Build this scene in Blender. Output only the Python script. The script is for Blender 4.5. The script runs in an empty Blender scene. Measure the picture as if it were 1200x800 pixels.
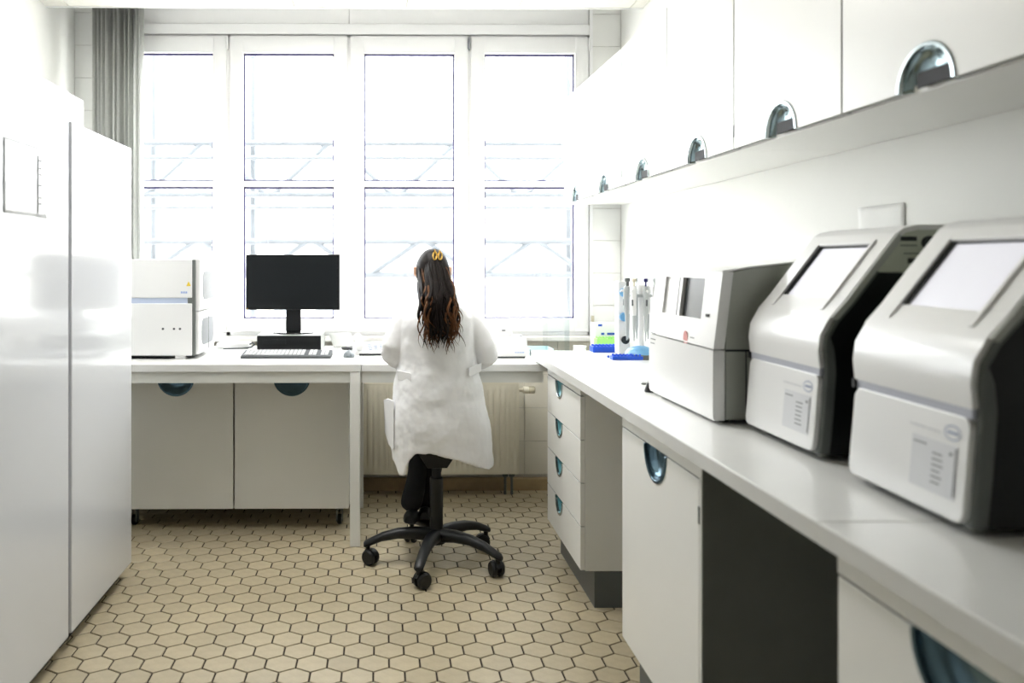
import bpy, bmesh, math, random
from mathutils import Vector, Matrix
random.seed(7)
PI = math.pi
S = bpy.context.scene
C = S.collection
R = math.radians

# ------------------------------------------------------------------ camera, sky, exposure
FPX, PX, PY, YAW, CAMH = 960.0, 460.0, 308.0, R(0.6), 1.40     # focal length and principal point in 1200x800 pixels
cam_d = bpy.data.cameras.new('camera')
cam = bpy.data.objects.new('camera', cam_d); C.objects.link(cam)
cam_d.sensor_fit = 'HORIZONTAL'; cam_d.sensor_width = 36
cam_d.lens = FPX / 1200 * 36
cam_d.shift_x = (600 - PX) / 1200
cam_d.shift_y = (PY - 400) / 1200
cam.location = (0, 0, CAMH)
cam.rotation_euler = (PI / 2, 0, -YAW)
cam_d.clip_start = 0.05; cam_d.clip_end = 200
cam_d.dof.use_dof = True; cam_d.dof.focus_distance = 3.9; cam_d.dof.aperture_fstop = 2.4
S.camera = cam

world = bpy.data.worlds.new('overcast_sky'); S.world = world
world.use_nodes = True
bg = world.node_tree.nodes['Background']
bg.inputs['Color'].default_value = (0.97, 0.985, 1.0, 1)
bg.inputs['Strength'].default_value = 3.5

S.view_settings.view_transform = 'Standard'
S.view_settings.look = 'None'
S.view_settings.gamma = 1
S.view_settings.use_curve_mapping = False
S.view_settings.exposure = 1.95

# daylight portal over the window wall: only tells the sampler where the sky comes in
pl = bpy.data.lights.new('window_portal', 'AREA'); pl.shape = 'RECTANGLE'; pl.size = 2.98; pl.size_y = 1.95
po = bpy.data.objects.new('window_portal', pl); C.objects.link(po)
po.location = (-0.215, 5.2, 1.9); po.rotation_euler = (-PI / 2, 0, 0)
pl.cycles.is_portal = True

# ------------------------------------------------------------------ helpers
def lin(c):
    return tuple((x / 12.92 if x <= 0.04045 else ((x + 0.055) / 1.055) ** 2.4) for x in c)
def hexc(h):
    return lin(tuple(int(h[i:i + 2], 16) / 255 for i in (0, 2, 4)))
def at(px, py, X=None, Y=None, Z=None):
    """world point seen at a pixel of the 1200x800 photograph, on the plane X, Y or Z = value"""
    u = (px - PX) / FPX; v = (PY - py) / FPX
    d = Vector((math.sin(YAW) + u * math.cos(YAW), math.cos(YAW) - u * math.sin(YAW), v))
    if X is not None: t = X / d.x
    elif Y is not None: t = Y / d.y
    else: t = (Z - CAMH) / d.z
    return Vector((0, 0, CAMH)) + d * t

M = {}
def mat(name, col, rough=0.5, metal=0.0, var=0.03, scale=8.0, bump=0.0, bscale=60.0, coat=0.0, spec=0.5, emit=0.0, alpha=1.0, trans=0.0, sheen=0.0, ior=1.45):
    m = bpy.data.materials.new(name); m.use_nodes = True
    nt = m.node_tree; b = nt.nodes['Principled BSDF']
    if isinstance(col, str): col = hexc(col)
    tc = nt.nodes.new('ShaderNodeTexCoord')
    n = nt.nodes.new('ShaderNodeTexNoise'); n.inputs['Scale'].default_value = scale; n.inputs['Detail'].default_value = 5
    nt.links.new(tc.outputs['Object'], n.inputs['Vector'])
    r = nt.nodes.new('ShaderNodeValToRGB')
    r.color_ramp.elements[0].position = 0.3; r.color_ramp.elements[1].position = 0.7
    r.color_ramp.elements[0].color = tuple(max(0, x * (1 - var)) for x in col) + (1,)
    r.color_ramp.elements[1].color = tuple(min(1, x * (1 + var)) for x in col) + (1,)
    nt.links.new(n.outputs['Fac'], r.inputs['Fac']); nt.links.new(r.outputs['Color'], b.inputs['Base Color'])
    b.inputs['Roughness'].default_value = rough; b.inputs['Metallic'].default_value = metal
    b.inputs['Specular IOR Level'].default_value = spec
    b.inputs['Coat Weight'].default_value = coat; b.inputs['Coat Roughness'].default_value = 0.06
    b.inputs['Transmission Weight'].default_value = trans; b.inputs['IOR'].default_value = ior
    b.inputs['Alpha'].default_value = alpha
    b.inputs['Sheen Weight'].default_value = sheen
    if emit:
        b.inputs['Emission Color'].default_value = tuple(col) + (1,); b.inputs['Emission Strength'].default_value = emit
    if bump:
        bn = nt.nodes.new('ShaderNodeTexNoise'); bn.inputs['Scale'].default_value = bscale; bn.inputs['Detail'].default_value = 4
        nt.links.new(tc.outputs['Object'], bn.inputs['Vector'])
        bp = nt.nodes.new('ShaderNodeBump'); bp.inputs['Strength'].default_value = bump; bp.inputs['Distance'].default_value = 0.01
        nt.links.new(bn.outputs['Fac'], bp.inputs['Height']); nt.links.new(bp.outputs['Normal'], b.inputs['Normal'])
    M[name] = m
    return m

def glass_mat(name, tint=(1, 1, 1), refl=0.06, rough=0.0):
    m = bpy.data.materials.new(name); m.use_nodes = True
    nt = m.node_tree; nt.nodes.clear()
    o = nt.nodes.new('ShaderNodeOutputMaterial'); mx = nt.nodes.new('ShaderNodeMixShader')
    t = nt.nodes.new('ShaderNodeBsdfTransparent'); t.inputs['Color'].default_value = tuple(tint) + (1,)
    g = nt.nodes.new('ShaderNodeBsdfGlossy'); g.inputs['Roughness'].default_value = rough
    lw = nt.nodes.new('ShaderNodeLayerWeight'); lw.inputs['Blend'].default_value = 0.5      # Schlick reflectance, alike from both sides of the sheet
    pw_ = nt.nodes.new('ShaderNodeMath'); pw_.operation = 'POWER'; pw_.inputs[1].default_value = 5
    ma = nt.nodes.new('ShaderNodeMath'); ma.operation = 'MULTIPLY_ADD'; ma.inputs[1].default_value = 0.96 if name == 'pane_glass' else 0.3; ma.inputs[2].default_value = 0.04 if name == 'pane_glass' else 0.015
    nt.links.new(lw.outputs['Facing'], pw_.inputs[0]); nt.links.new(pw_.outputs[0], ma.inputs[0])
    nt.links.new(ma.outputs[0], mx.inputs['Fac']); nt.links.new(t.outputs['BSDF'], mx.inputs[1]); nt.links.new(g.outputs['BSDF'], mx.inputs[2])
    nt.links.new(mx.outputs['Shader'], o.inputs['Surface'])
    M[name] = m
    return m

def cloth_translucent(name, col, f=0.45):
    m = bpy.data.materials.new(name); m.use_nodes = True
    nt = m.node_tree; b = nt.nodes['Principled BSDF']; o = nt.nodes['Material Output']
    col = hexc(col)
    tc = nt.nodes.new('ShaderNodeTexCoord'); n = nt.nodes.new('ShaderNodeTexNoise'); n.inputs['Scale'].default_value = 60
    nt.links.new(tc.outputs['Object'], n.inputs['Vector'])
    r = nt.nodes.new('ShaderNodeValToRGB')
    r.color_ramp.elements[0].color = tuple(x * 0.9 for x in col) + (1,); r.color_ramp.elements[1].color = tuple(min(1, x * 1.1) for x in col) + (1,)
    nt.links.new(n.outputs['Fac'], r.inputs['Fac']); nt.links.new(r.outputs['Color'], b.inputs['Base Color'])
    b.inputs['Roughness'].default_value = 0.8
    t = nt.nodes.new('ShaderNodeBsdfTranslucent'); nt.links.new(r.outputs['Color'], t.inputs['Color'])
    mx = nt.nodes.new('ShaderNodeMixShader'); mx.inputs['Fac'].default_value = f
    nt.links.new(b.outputs['BSDF'], mx.inputs[1]); nt.links.new(t.outputs['BSDF'], mx.inputs[2]); nt.links.new(mx.outputs['Shader'], o.inputs['Surface'])
    M[name] = m
    return m

def new(): return bmesh.new()

def box(bm, x0, x1, y0, y1, z0, z1, bev=0.0, seg=2):
    vs = [bm.verts.new((x, y, z)) for x in (x0, x1) for y in (y0, y1) for z in (z0, z1)]
    idx = [(0, 1, 3, 2), (4, 6, 7, 5), (0, 4, 5, 1), (2, 3, 7, 6), (0, 2, 6, 4), (1, 5, 7, 3)]
    fs = [bm.faces.new([vs[i] for i in f]) for f in idx]
    if bev:
        es = list({e for f in fs for e in f.edges})
        bmesh.ops.bevel(bm, geom=es, offset=bev, segments=seg, profile=0.5, affect='EDGES')
    return bm

def prism(bm, pts, axis, a, b, bev=0.0, seg=2):
    """extrude a closed 2-D outline along an axis; pts are (x,z) for axis y, (y,z) for axis x, (x,y) for axis z"""
    def P(p, t):
        return {'y': (p[0], t, p[1]), 'x': (t, p[0], p[1]), 'z': (p[0], p[1], t)}[axis]
    A = [bm.verts.new(P(p, a)) for p in pts]; B = [bm.verts.new(P(p, b)) for p in pts]
    n = len(pts); fs = [bm.faces.new(A), bm.faces.new(B[::-1])]
    for i in range(n):
        fs.append(bm.faces.new([A[i], B[i], B[(i + 1) % n], A[(i + 1) % n]]))
    bmesh.ops.recalc_face_normals(bm, faces=fs)
    if bev:
        es = list(set(fs[0].edges) | set(fs[1].edges))
        bmesh.ops.bevel(bm, geom=es, offset=bev, segments=seg, profile=0.5, affect='EDGES')
    return bm

def rrect(x0, x1, z0, z1, r, n=5, corners=(1, 1, 1, 1)):
    """rounded rectangle outline; corners: bottom-left, bottom-right, top-right, top-left"""
    out = []
    for (cx, cz, a0, on) in ((x0 + r, z0 + r, PI, corners[0]), (x1 - r, z0 + r, 1.5 * PI, corners[1]), (x1 - r, z1 - r, 0, corners[2]), (x0 + r, z1 - r, 0.5 * PI, corners[3])):
        if on:
            for k in range(n + 1):
                a = a0 + k * PI / 2 / n
                out.append((cx + r * math.cos(a), cz + r * math.sin(a)))
        else:
            a = a0 + PI / 4
            out.append((cx + r * (1 if math.cos(a) > 0 else -1), cz + r * (1 if math.sin(a) > 0 else -1)))
    return out

def lathe(bm, prof, c=(0, 0, 0), seg=20, axis='z', caps=True):
    rings = []
    for (r, t) in prof:
        ring = []
        for k in range(seg):
            a = 2 * PI * k / seg
            p = {'z': (r * math.cos(a), r * math.sin(a), t), 'y': (r * math.cos(a), t, r * math.sin(a)), 'x': (t, r * math.cos(a), r * math.sin(a))}[axis]
            ring.append(bm.verts.new((p[0] + c[0], p[1] + c[1], p[2] + c[2])))
        rings.append(ring)
    fs = []
    for a, b in zip(rings, rings[1:]):
        for k in range(seg):
            fs.append(bm.faces.new([a[k], a[(k + 1) % seg], b[(k + 1) % seg], b[k]]))
    if caps:
        fs.append(bm.faces.new(rings[0][::-1])); fs.append(bm.faces.new(rings[-1]))
    bmesh.ops.recalc_face_normals(bm, faces=fs)
    return bm

def tube(bm, pts, rad, seg=8, flat=None):
    """a tube along points; rad one number or one per point; flat = (axis vector, factor) squashes the section"""
    pts = [Vector(p) for p in pts]
    if not isinstance(rad, (list, tuple)): rad = [rad] * len(pts)
    rings = []; up = None
    for i, p in enumerate(pts):
        t = (pts[min(i + 1, len(pts) - 1)] - pts[max(i - 1, 0)])
        if t.length < 1e-9: t = Vector((0, 0, 1))
        t.normalize()
        if up is None:
            up = Vector((0, 0, 1)) if abs(t.z) < 0.9 else Vector((1, 0, 0))
        s = t.cross(up)
        if s.length < 1e-6: s = t.orthogonal()
        s.normalize(); up = s.cross(t).normalized()
        ring = []
        for k in range(seg):
            a = 2 * PI * k / seg
            o = (s * math.cos(a) + up * math.sin(a)) * rad[i]
            if flat: o -= flat[0] * o.dot(flat[0]) * (1 - flat[1])
            ring.append(bm.verts.new(p + o))
        rings.append(ring)
    fs = []
    for a, b in zip(rings, rings[1:]):
        for k in range(seg):
            fs.append(bm.faces.new([a[k], a[(k + 1) % seg], b[(k + 1) % seg], b[k]]))
    fs.append(bm.faces.new(rings[0][::-1])); fs.append(bm.faces.new(rings[-1]))
    bmesh.ops.recalc_face_normals(bm, faces=fs)
    return bm

def loft(bm, rings, cap0=True, cap1=True):
    V = [[bm.verts.new(p) for p in r] for r in rings]
    n = len(V[0]); fs = []
    for a, b in zip(V, V[1:]):
        for k in range(n):
            fs.append(bm.faces.new([a[k], a[(k + 1) % n], b[(k + 1) % n], b[k]]))
    if cap0: fs.append(bm.faces.new(V[0][::-1]))
    if cap1: fs.append(bm.faces.new(V[-1]))
    bmesh.ops.recalc_face_normals(bm, faces=fs)
    return bm

def root_off(p):
    o = Vector((0, 0, 0))
    while p is not None:
        o += Vector(p.location); p = p.parent
    return o

def obj(name, bm, m, parent=None, smooth=False, world=False):
    me = bpy.data.meshes.new(name)
    if world and parent is not None:
        bmesh.ops.translate(bm, verts=bm.verts[:], vec=-root_off(parent))
    bm.to_mesh(me); bm.free()
    me.materials.append(M[m] if isinstance(m, str) else m)
    if smooth:
        for p in me.polygons: p.use_smooth = True
        try: me.set_sharp_from_angle(angle=R(smooth if smooth is not True else 35))
        except Exception: pass
    o = bpy.data.objects.new(name, me); C.objects.link(o)
    if smooth == 40:
        wn_ = o.modifiers.new('flat_faces', 'WEIGHTED_NORMAL'); wn_.keep_sharp = True; wn_.weight = 90
    if parent is not None: o.parent = parent
    return o

def tag(o, label=None, cat=None, group=None, kind=None):
    if label: o['label'] = label
    if cat: o['category'] = cat
    if group: o['group'] = group
    if kind: o['kind'] = kind
    return o

def thing(name, label, cat, loc=(0, 0, 0), rz=0.0, group=None):
    o = bpy.data.objects.new(name, None); C.objects.link(o)
    o.empty_display_size = 0.1
    o.location = loc; o.rotation_euler = (0, 0, rz)
    return tag(o, label, cat, group)

def struct(name, bm, m, smooth=False):
    return tag(obj(name, bm, m, smooth=smooth), kind='structure')

def dup(root, loc=None, rz=None, label=None):
    r = root.copy(); C.objects.link(r)
    if loc is not None: r.location = loc
    if rz is not None: r.rotation_euler = (0, 0, rz)
    if label: r['label'] = label
    for ch in list(root.children):
        c = ch.copy(); C.objects.link(c); c.parent = r
        for g in list(ch.children):
            d = g.copy(); C.objects.link(d); d.parent = c
    return r

def share(name, me, loc, parent, rz=0.0):
    o = bpy.data.objects.new(name, me); C.objects.link(o)
    o.location = loc; o.rotation_euler = (0, 0, rz); o.parent = parent
    return o

# ------------------------------------------------------------------ materials
mat('wall_paint', 'f4f4f0', 0.6, var=0.015, scale=2, bump=0.05, bscale=120)
mat('rear_paint', '8d908f', 0.7, var=0.03)
mat('rear_wall', '6d7478', 0.7, var=0.05)
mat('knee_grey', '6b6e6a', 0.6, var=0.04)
mat('wall_tile', 'f6f6f3', 0.18, var=0.03, scale=3)
mat('cream_tile', 'e9e4d6', 0.25, var=0.05, scale=4)
mat('wall_grout', 'cfccc4', 0.9)
mat('skirting', 'a48f6c', 0.45, var=0.12, scale=12)
mat('ceiling_panel', 'eeece4', 0.9, var=0.03, scale=30, bump=0.1, bscale=200)
mat('ceiling_grid', 'c9c7bf', 0.7)
mat('frame_white', 'f7f7f7', 0.3, var=0.01)
mat('gasket', '4a4670', 0.5, var=0.05)
mat('hinge_grey', '85858a', 0.35, metal=0.6)
mat('sill', 'ecebe6', 0.35)
mat('floor_grout', '2b231c', 0.9, var=0.2, scale=40)
mat('laminate', 'eeeeea', 0.32, var=0.012, scale=3)
mat('laminate_edge', 'dcdcd8', 0.4, var=0.01)
mat('edge_face', '8e908f', 0.5, var=0.03)
mat('cart_grey', 'e6e5de', 0.4, var=0.02, scale=2)
mat('worktop', 'e9e9e6', 0.28, var=0.02, scale=6, bump=0.03, bscale=200)
mat('worktop_edge', 'd9d9d6', 0.35)
mat('apron', 'dfdfd8', 0.4, var=0.01)
mat('plinth', '5b6062', 0.35, var=0.1, scale=5)
mat('gap_dark', '24262a', 0.7)
mat('cup_teal', '5f9aa3', 0.2, metal=0.2, var=0.05)
mat('cup_steel', '93a6ac', 0.14, metal=0.9, var=0.05)
mat('cup_chrome', 'b9c4c6', 0.12, metal=0.95, var=0.03)
mat('fridge_white', 'd0d2d5', 0.16, var=0.008, scale=1.5, coat=0.5)
mat('fridge_body', 'e3e4e5', 0.35)
mat('shell_white', 'e8e8e7', 0.28, var=0.012, scale=4, coat=0.2)
mat('shell_grey', 'b7bab5', 0.4, var=0.03, scale=10)
mat('trim_grey', '686c69', 0.4, var=0.03)
mat('panel_greygreen', 'c2c7b8', 0.45, var=0.03)
mat('side_grey', 'a9aca4', 0.5, var=0.03, scale=6)
mat('black_plastic', '101214', 0.42, var=0.1, bump=0.04, bscale=300)
mat('black_gloss', '0a0b0c', 0.12, var=0.1)
mat('screen_off', '181b1d', 0.28, var=0.05)
mat('screen_pale', 'd4d4dc', 0.42, var=0.02, emit=0.12)
mat('vent_grey', '8b8d8f', 0.6, var=0.05, scale=40)
mat('groove_grey', 'b4b7c2', 0.4)
mat('strip_blue', 'c4cfe6', 0.3)
mat('paper', 'fafaf8', 0.8, var=0.02, bump=0.2, bscale=14)
mat('print_grey', '8e9092', 0.8)
mat('print_dark', '55585a', 0.8)
mat('label_grey', 'd3d4d6', 0.5)
mat('print_blue', '2b56b8', 0.5)
mat('emblem_grey', '99a3b8', 0.5)
mat('pale_blue_print', '9db2dd', 0.5)
mat('sticker_yellow', 'e8c93c', 0.5)
mat('sticker_red', 'cf8a85', 0.5)
mat('rack_blue', '1f55d0', 0.35, var=0.1, scale=30)
mat('rack_green', '9fe07a', 0.4, var=0.08)
mat('teal_plastic', 'd2e8ea', 0.3, var=0.05)
mat('beige_plastic', 'cdc6ae', 0.5)
mat('radiator_cream', 'e8e2cf', 0.35, var=0.02)
mat('mouse_grey', '6d7478', 0.35)
mat('pipette_grey', 'b4b8b8', 0.35)
mat('pipette_blue', '6fa6cf', 0.35)
mat('pipette_navy', '23235e', 0.35)
mat('chrome', 'c9cccd', 0.15, metal=1.0)
mat('coat_white', 'f6f6f7', 0.85, var=0.008, scale=5, bump=0.12, bscale=14, sheen=0.2)
mat('trouser_black', '0d0d0f', 0.9, var=0.2, bump=0.2, bscale=20)
mat('skin', 'd9a98b', 0.5, var=0.06)
mat('lip', 'b06a5e', 0.45)
mat('eye_white', 'eeeeea', 0.2)
mat('hair_dark', '140d0a', 0.5, var=0.3, scale=40, spec=0.2)
mat('hair_brown', '5e3b1f', 0.5, var=0.45, scale=25, spec=0.3)
mat('gold', 'e6b85a', 0.2, metal=1.0)
mat('scaffold_steel', '787b7f', 0.5, metal=0.0, var=0.1)
mat('facade_pale', 'e9e6e0', 0.9, var=0.06, scale=0.8)
mat('facade_window', '9aa0a6', 0.3)
mat('brass_grey', '8d8575', 0.35, metal=0.5)
glass_mat('pane_glass', (0.97, 0.98, 0.98))
glass_mat('acrylic', (0.95, 0.97, 0.97))
glass_mat('sleeve_clear', (0.98, 0.98, 0.98), rough=0.2)
cloth_translucent('blind_fabric', 'd4d5d2', 0.55)
def floor_tile_mat():
    m = mat('floor_tile', 'b5a88b', 0.38, var=0.08, scale=25, bump=0.06, bscale=90)
    nt = m.node_tree; b = nt.nodes['Principled BSDF']
    oi = nt.nodes.new('ShaderNodeObjectInfo'); geo = nt.nodes.new('ShaderNodeTexCoord')
    vn = nt.nodes.new('ShaderNodeTexNoise'); vn.inputs['Scale'].default_value = 1.7
    ge = nt.nodes.new('ShaderNodeNewGeometry')
    nt.links.new(ge.outputs['Position'], vn.inputs['Vector'])
    r = nt.nodes.new('ShaderNodeMapRange'); r.inputs['From Min'].default_value = 0.3; r.inputs['From Max'].default_value = 0.7; r.inputs['To Min'].default_value = 0.9; r.inputs['To Max'].default_value = 1.07
    nt.links.new(vn.outputs['Fac'], r.inputs['Value'])
    r2 = nt.nodes.new('ShaderNodeMapRange'); r2.inputs['To Min'].default_value = 0.93; r2.inputs['To Max'].default_value = 1.05
    nt.links.new(oi.outputs['Random'], r2.inputs['Value'])
    mu = nt.nodes.new('ShaderNodeMath'); mu.operation = 'MULTIPLY'; nt.links.new(r.outputs['Result'], mu.inputs[0]); nt.links.new(r2.outputs['Result'], mu.inputs[1])
    mx = nt.nodes.new('ShaderNodeVectorMath'); mx.operation = 'SCALE'
    src = b.inputs['Base Color'].links[0].from_socket
    nt.links.new(src, mx.inputs[0]); nt.links.new(mu.outputs[0], mx.inputs['Scale']); nt.links.new(mx.outputs['Vector'], b.inputs['Base Color'])
floor_tile_mat()
M['floor_tile'].node_tree.nodes['Principled BSDF'].inputs['Specular IOR Level'].default_value = .9

# ------------------------------------------------------------------ the room
XL, XR, YB, YR = -1.90, 1.467, 5.05, -3.4      # left wall, right wall, window wall, wall behind the camera
ZC, YC, ZR = 2.84, 4.62, 3.10                  # hung ceiling height, where it ends before the window, recess height
WX0, WX1, WZ0, WZ1 = -1.70, 1.27, 0.955, 2.80  # window opening

flo = struct('floor', box(new(), XL - .1, XR + .1, YR - .1, YB + .1, -0.12, -0.004), 'floor_grout')
W = 0.1078; RS = W * math.sqrt(3) / 2; GAP = 0.0062
p0 = at(437.4, 792.3, Z=0)
def hex_bm(bm, cx, cy, rot=0):
    r0 = (W - GAP) / math.sqrt(3); z = (-0.008, -0.0012, 0.0)
    rings = []
    for r, zz in ((r0, z[0]), (r0, z[1]), (r0 - 0.0016, z[2])):
        rings.append([bm.verts.new((cx + r * math.cos(PI / 2 + k * PI / 3), cy + r * math.sin(PI / 2 + k * PI / 3), zz)) for k in range(6)])
    for a, b in zip(rings, rings[1:]):
        for k in range(6): bm.faces.new([a[k], a[(k + 1) % 6], b[(k + 1) % 6], b[k]])
    bm.faces.new(rings[-1])
hb = new(); hex_bm(hb, 0, 0)
hex_me = bpy.data.meshes.new('tile'); hb.to_mesh(hex_me); hb.free(); hex_me.materials.append(M['floor_tile'])
near, rest = [], []
for j in range(int((YR - p0.y) / RS) - 1, int((YB - p0.y) / RS) + 2):
    cy = p0.y + j * RS
    if cy < YR + .03 or cy > YB - .03: continue
    for i in range(-30, 30):
        cx = p0.x + (i + 0.5 + (0.5 if j % 2 else 0)) * W
        if cx < XL + .03 or cx > XR - .03: continue
        d = cy
        px = PX + FPX * (cx - cy * math.sin(YAW)) / max(d, .1); py = PY + FPX * CAMH / max(d, .1)
        vis = cy > 2.6 and py < 812 and -1.13 < cx < 0.86 and (cy > 3.7 or cx > -1.08) and px < 770
        (near if vis else rest).append((cy, cx))
near.sort()
rest += near[300:]; near = near[:300]
for cy, cx in near: share('tile', hex_me, (cx, cy, 0), flo)
rb = new()
for cy, cx in rest: hex_bm(rb, cx, cy)
tag(obj('tile_field', rb, 'floor_tile', flo), kind='stuff')

struct('wall_left', box(new(), XL - .15, XL, YR - .15, YB + .25, -.12, ZR + .1), 'wall_paint')
struct('wall_right', box(new(), XR, XR + .15, YR - .15, YB + .25, -.12, ZR + .1), 'wall_paint')
struct('wall_rear', box(new(), XL - .15, XR + .15, YR - .15, YR, -.12, ZR + .1), 'rear_paint')
b = new()
box(b, XL, WX0, YB + .008, YB + .25, -.12, ZR)
box(b, WX1, XR, YB + .008, YB + .25, -.12, ZR)
box(b, WX0, WX1, YB + .008, YB + .25, -.12, WZ0 - .03)
box(b, WX0, WX1, YB + .10, YB + .25, WZ1, ZR)
wb = struct('wall_back', b, 'wall_grout')

def wall_tiles(x0, x1, z0, z1, xa, pitch_x, za, pitch_z, m):
    """glazed wall tiles between x0..x1, z0..z1 on a lattice through (xa, za), each a child of wall_back"""
    i = math.floor((x0 - xa) / pitch_x)
    while xa + i * pitch_x < x1 - 0.004:
        a, c = max(x0, xa + i * pitch_x), min(x1, xa + (i + 1) * pitch_x); i += 1
        if c - a < 0.012: continue
        k = math.floor((z0 - za) / pitch_z)
        while za + k * pitch_z < z1 - 0.004:
            p, q = max(z0, za + k * pitch_z), min(z1, za + (k + 1) * pitch_z); k += 1
            if q - p < 0.012: continue
            obj('tile', box(new(), a + .0012, c - .0012, YB, YB + .0085, p + .0012, q - .0012, .001, 1), m, wb)
wall_tiles(WX1 + .02, XR, 0.955, ZR, 1.265, 0.2, 1.137, 0.2, 'wall_tile')
wall_tiles(XL, WX0 - .02, 0.955, ZR, -1.90, 0.2, 1.137, 0.2, 'wall_tile')
wall_tiles(XL, XR, 0.085, 0.92, 0.868, 0.205, 0.096, 0.205, 'cream_tile')
tag(obj('baseboard_back', prism(new(), [(YB - .018, 0), (YB + .006, 0), (YB + .006, .078), (YB - .010, .078), (YB - .016, .070)], 'x', XL, XR), 'skirting'), kind='structure')

# hung ceiling: slab and panels, with the recess before the window
b = new()
box(b, XL, XR, YR, YC, ZC + .02, ZR + .1); box(b, XL, XR, YC, YB + .25, ZR, ZR + .1)
ce = struct('ceiling', b, 'ceiling_grid')
pw = 0.632; xs = at(345, 8, Y=YC).x
y = YC
while y > YR + .05:
    y0 = max(YR, y - pw); i = -4
    for i in range(-4, 5):
        a, c = max(XL, xs + i * pw), min(XR, xs + (i + 1) * pw)
        if c - a < .03: continue
        obj('panel', box(new(), a + .002, c - .002, y0 + .002, y - .002, ZC, ZC + .022, .003, 1), 'ceiling_panel', ce)
    y = y0
struct('trim_1', box(new(), XL, XR, YC, YC + .012, ZC - .004, ZR, .002), 'frame_white')

# unseen ceiling lamp, added to brighten the coat and window frames
mat('fill_diffuser', (1.0, .99, .98), 0.5, var=0.0, emit=8.5)
def fill_lamp(y, lab):
    t = thing('added_fill_lamp', lab, 'added fill lamp', (-.25, y, ZC))
    obj('housing', box(new(), -.16, .16, -.62, .62, -.05, 0, .006), 'frame_white', t, 40)
    obj('diffuser', box(new(), -.145, .145, -.60, .60, -.056, -.045, .004), 'fill_diffuser', t)
fill_lamp(3.55, 'added fill lamp on the ceiling above the seated person')


# ------------------------------------------------------------------ the windows: four casements, each with transom and two panes
cw = (WX1 - WX0) / 4
YF = YB + .005
for n in range(4):
    a, c = WX0 + n * cw, WX0 + (n + 1) * cw
    wt = bpy.data.objects.new('window_%d' % (n + 1), None); C.objects.link(wt); wt.location = (a + cw / 2, YB, WZ0); wt['kind'] = 'structure'
    b = new()                                               # fixed outer frame
    box(b, a, a + .012, YF, YF + .09, WZ0, WZ1); box(b, c - .012, c, YF, YF + .09, WZ0, WZ1)
    box(b, a, c, YF, YF + .09, WZ0, WZ0 + .02); box(b, a, c, YF, YF + .09, WZ1 - .012, WZ1)
    obj('outer_frame', b, 'frame_white', wt, world=True)
    g0, g1 = a + .093, c - .093
    zg0, zg1 = 1.058, 2.69
    zt0, zt1 = 1.868, 1.905
    y0, y1 = YF - .018, YF + .05
    b = new()                                               # opening sash
    box(b, a + .010, g0, y0, y1, WZ0 + .022, WZ1 - .014, .005); box(b, g1, c - .010, y0, y1, WZ0 + .022, WZ1 - .014, .005)
    box(b, g0 - .004, g1 + .004, y0, y1, WZ0 + .022, zg0, .005); box(b, g0 - .004, g1 + .004, y0, y1, zg1, WZ1 - .014, .005)
    sash = obj('sash', b, 'frame_white', wt, True, world=True)
    obj('transom_bar', box(new(), g0, g1, y0 + .012, y1, zt0, zt1, .005), 'frame_white', wt, True, world=True)
    for (p, q) in ((zg0, zt0), (zt1, zg1)):
        pane = obj('pane', box(new(), g0 - .003, g1 + .003, YF + .026, YF + .032, p - .003, q + .003), 'pane_glass', wt, world=True)
        b = new(); t = .0085                                # the dark rubber seal round each pane
        box(b, g0, g0 + t, YF + .008, YF + .026, p, q); box(b, g1 - t, g1, YF + .008, YF + .026, p, q)
        box(b, g0, g1, YF + .008, YF + .026, p, p + t); box(b, g0, g1, YF + .008, YF + .026, q - t * 1.3, q)
        obj('rubber_seal', b, 'gasket', pane, world=True)
    if n in (0, 2, 3):
        b = new(); hx = c - .004
        lathe(b, [(.008, 2.715), (.009, 2.72), (.009, 2.775), (.008, 2.78)], (hx, y0 - .006, 0), 12)
        lathe(b, [(.005, 2.705), (.005, 2.79)], (hx, y0 - .006, 0), 10)
        obj('hinge', b, 'hinge_grey' if n == 2 else 'frame_white', wt, True, world=True)
    if n in (1, 2):                                         # lever handle on the meeting stile
        b = new(); hx = (c - .05) if n == 1 else (a + .05)
        box(b, hx - .014, hx + .014, y0 - .010, y0, 1.60, 1.67, .004)
        tube(b, [(hx, y0 - .008, 1.645), (hx, y0 - .04, 1.645), (hx, y0 - .045, 1.64), (hx, y0 - .045, 1.53)], [.009, .009, .010, .008], 10)
        obj('handle', b, 'frame_white', wt, True, world=True)
# shutter casing above the casements
b = new(); box(b, WX0, WX1, YB - .004, YB + .10, 2.808, 2.872, .004)
struct('trim_2', b, 'frame_white')
for k in range(2):
    a, c = WX0 + k * 2 * cw, WX0 + (k + 1) * 2 * cw
    struct('trim_%d' % (3 + k), box(new(), a + .0015, c - .0015, YB + .012, YB + .10, 2.876, ZR, .002), 'frame_white')
struct('trim_5', prism(new(), [(WX0 - .02, WZ0), (WX0, WZ0), (WX0, ZR), (WX0 - .02, ZR)], 'y', YB - .006, YB + .05), 'frame_white')
struct('trim_6', prism(new(), [(WX1, WZ0), (WX1 + .02, WZ0), (WX1 + .02, ZR), (WX1, ZR)], 'y', YB - .006, YB + .05), 'frame_white')
struct('trim_7', box(new(), XL, XR, YB - .075, YB + .06, .922, .953, .006), 'sill')

# strap winder of the roller shutter
t = thing('shutter_strap_winder', 'beige roller shutter strap and winder beside the window', 'strap winder', (1.285, YB - .006, 1.0))
obj('winder_box', box(new(), -.012, .016, -.020, 0, -.04, .015, .004), 'brass_grey', t, True)
obj('strap', box(new(), -.007, .011, -.008, -.005, .0, .075), 'beige_plastic', t)

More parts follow.
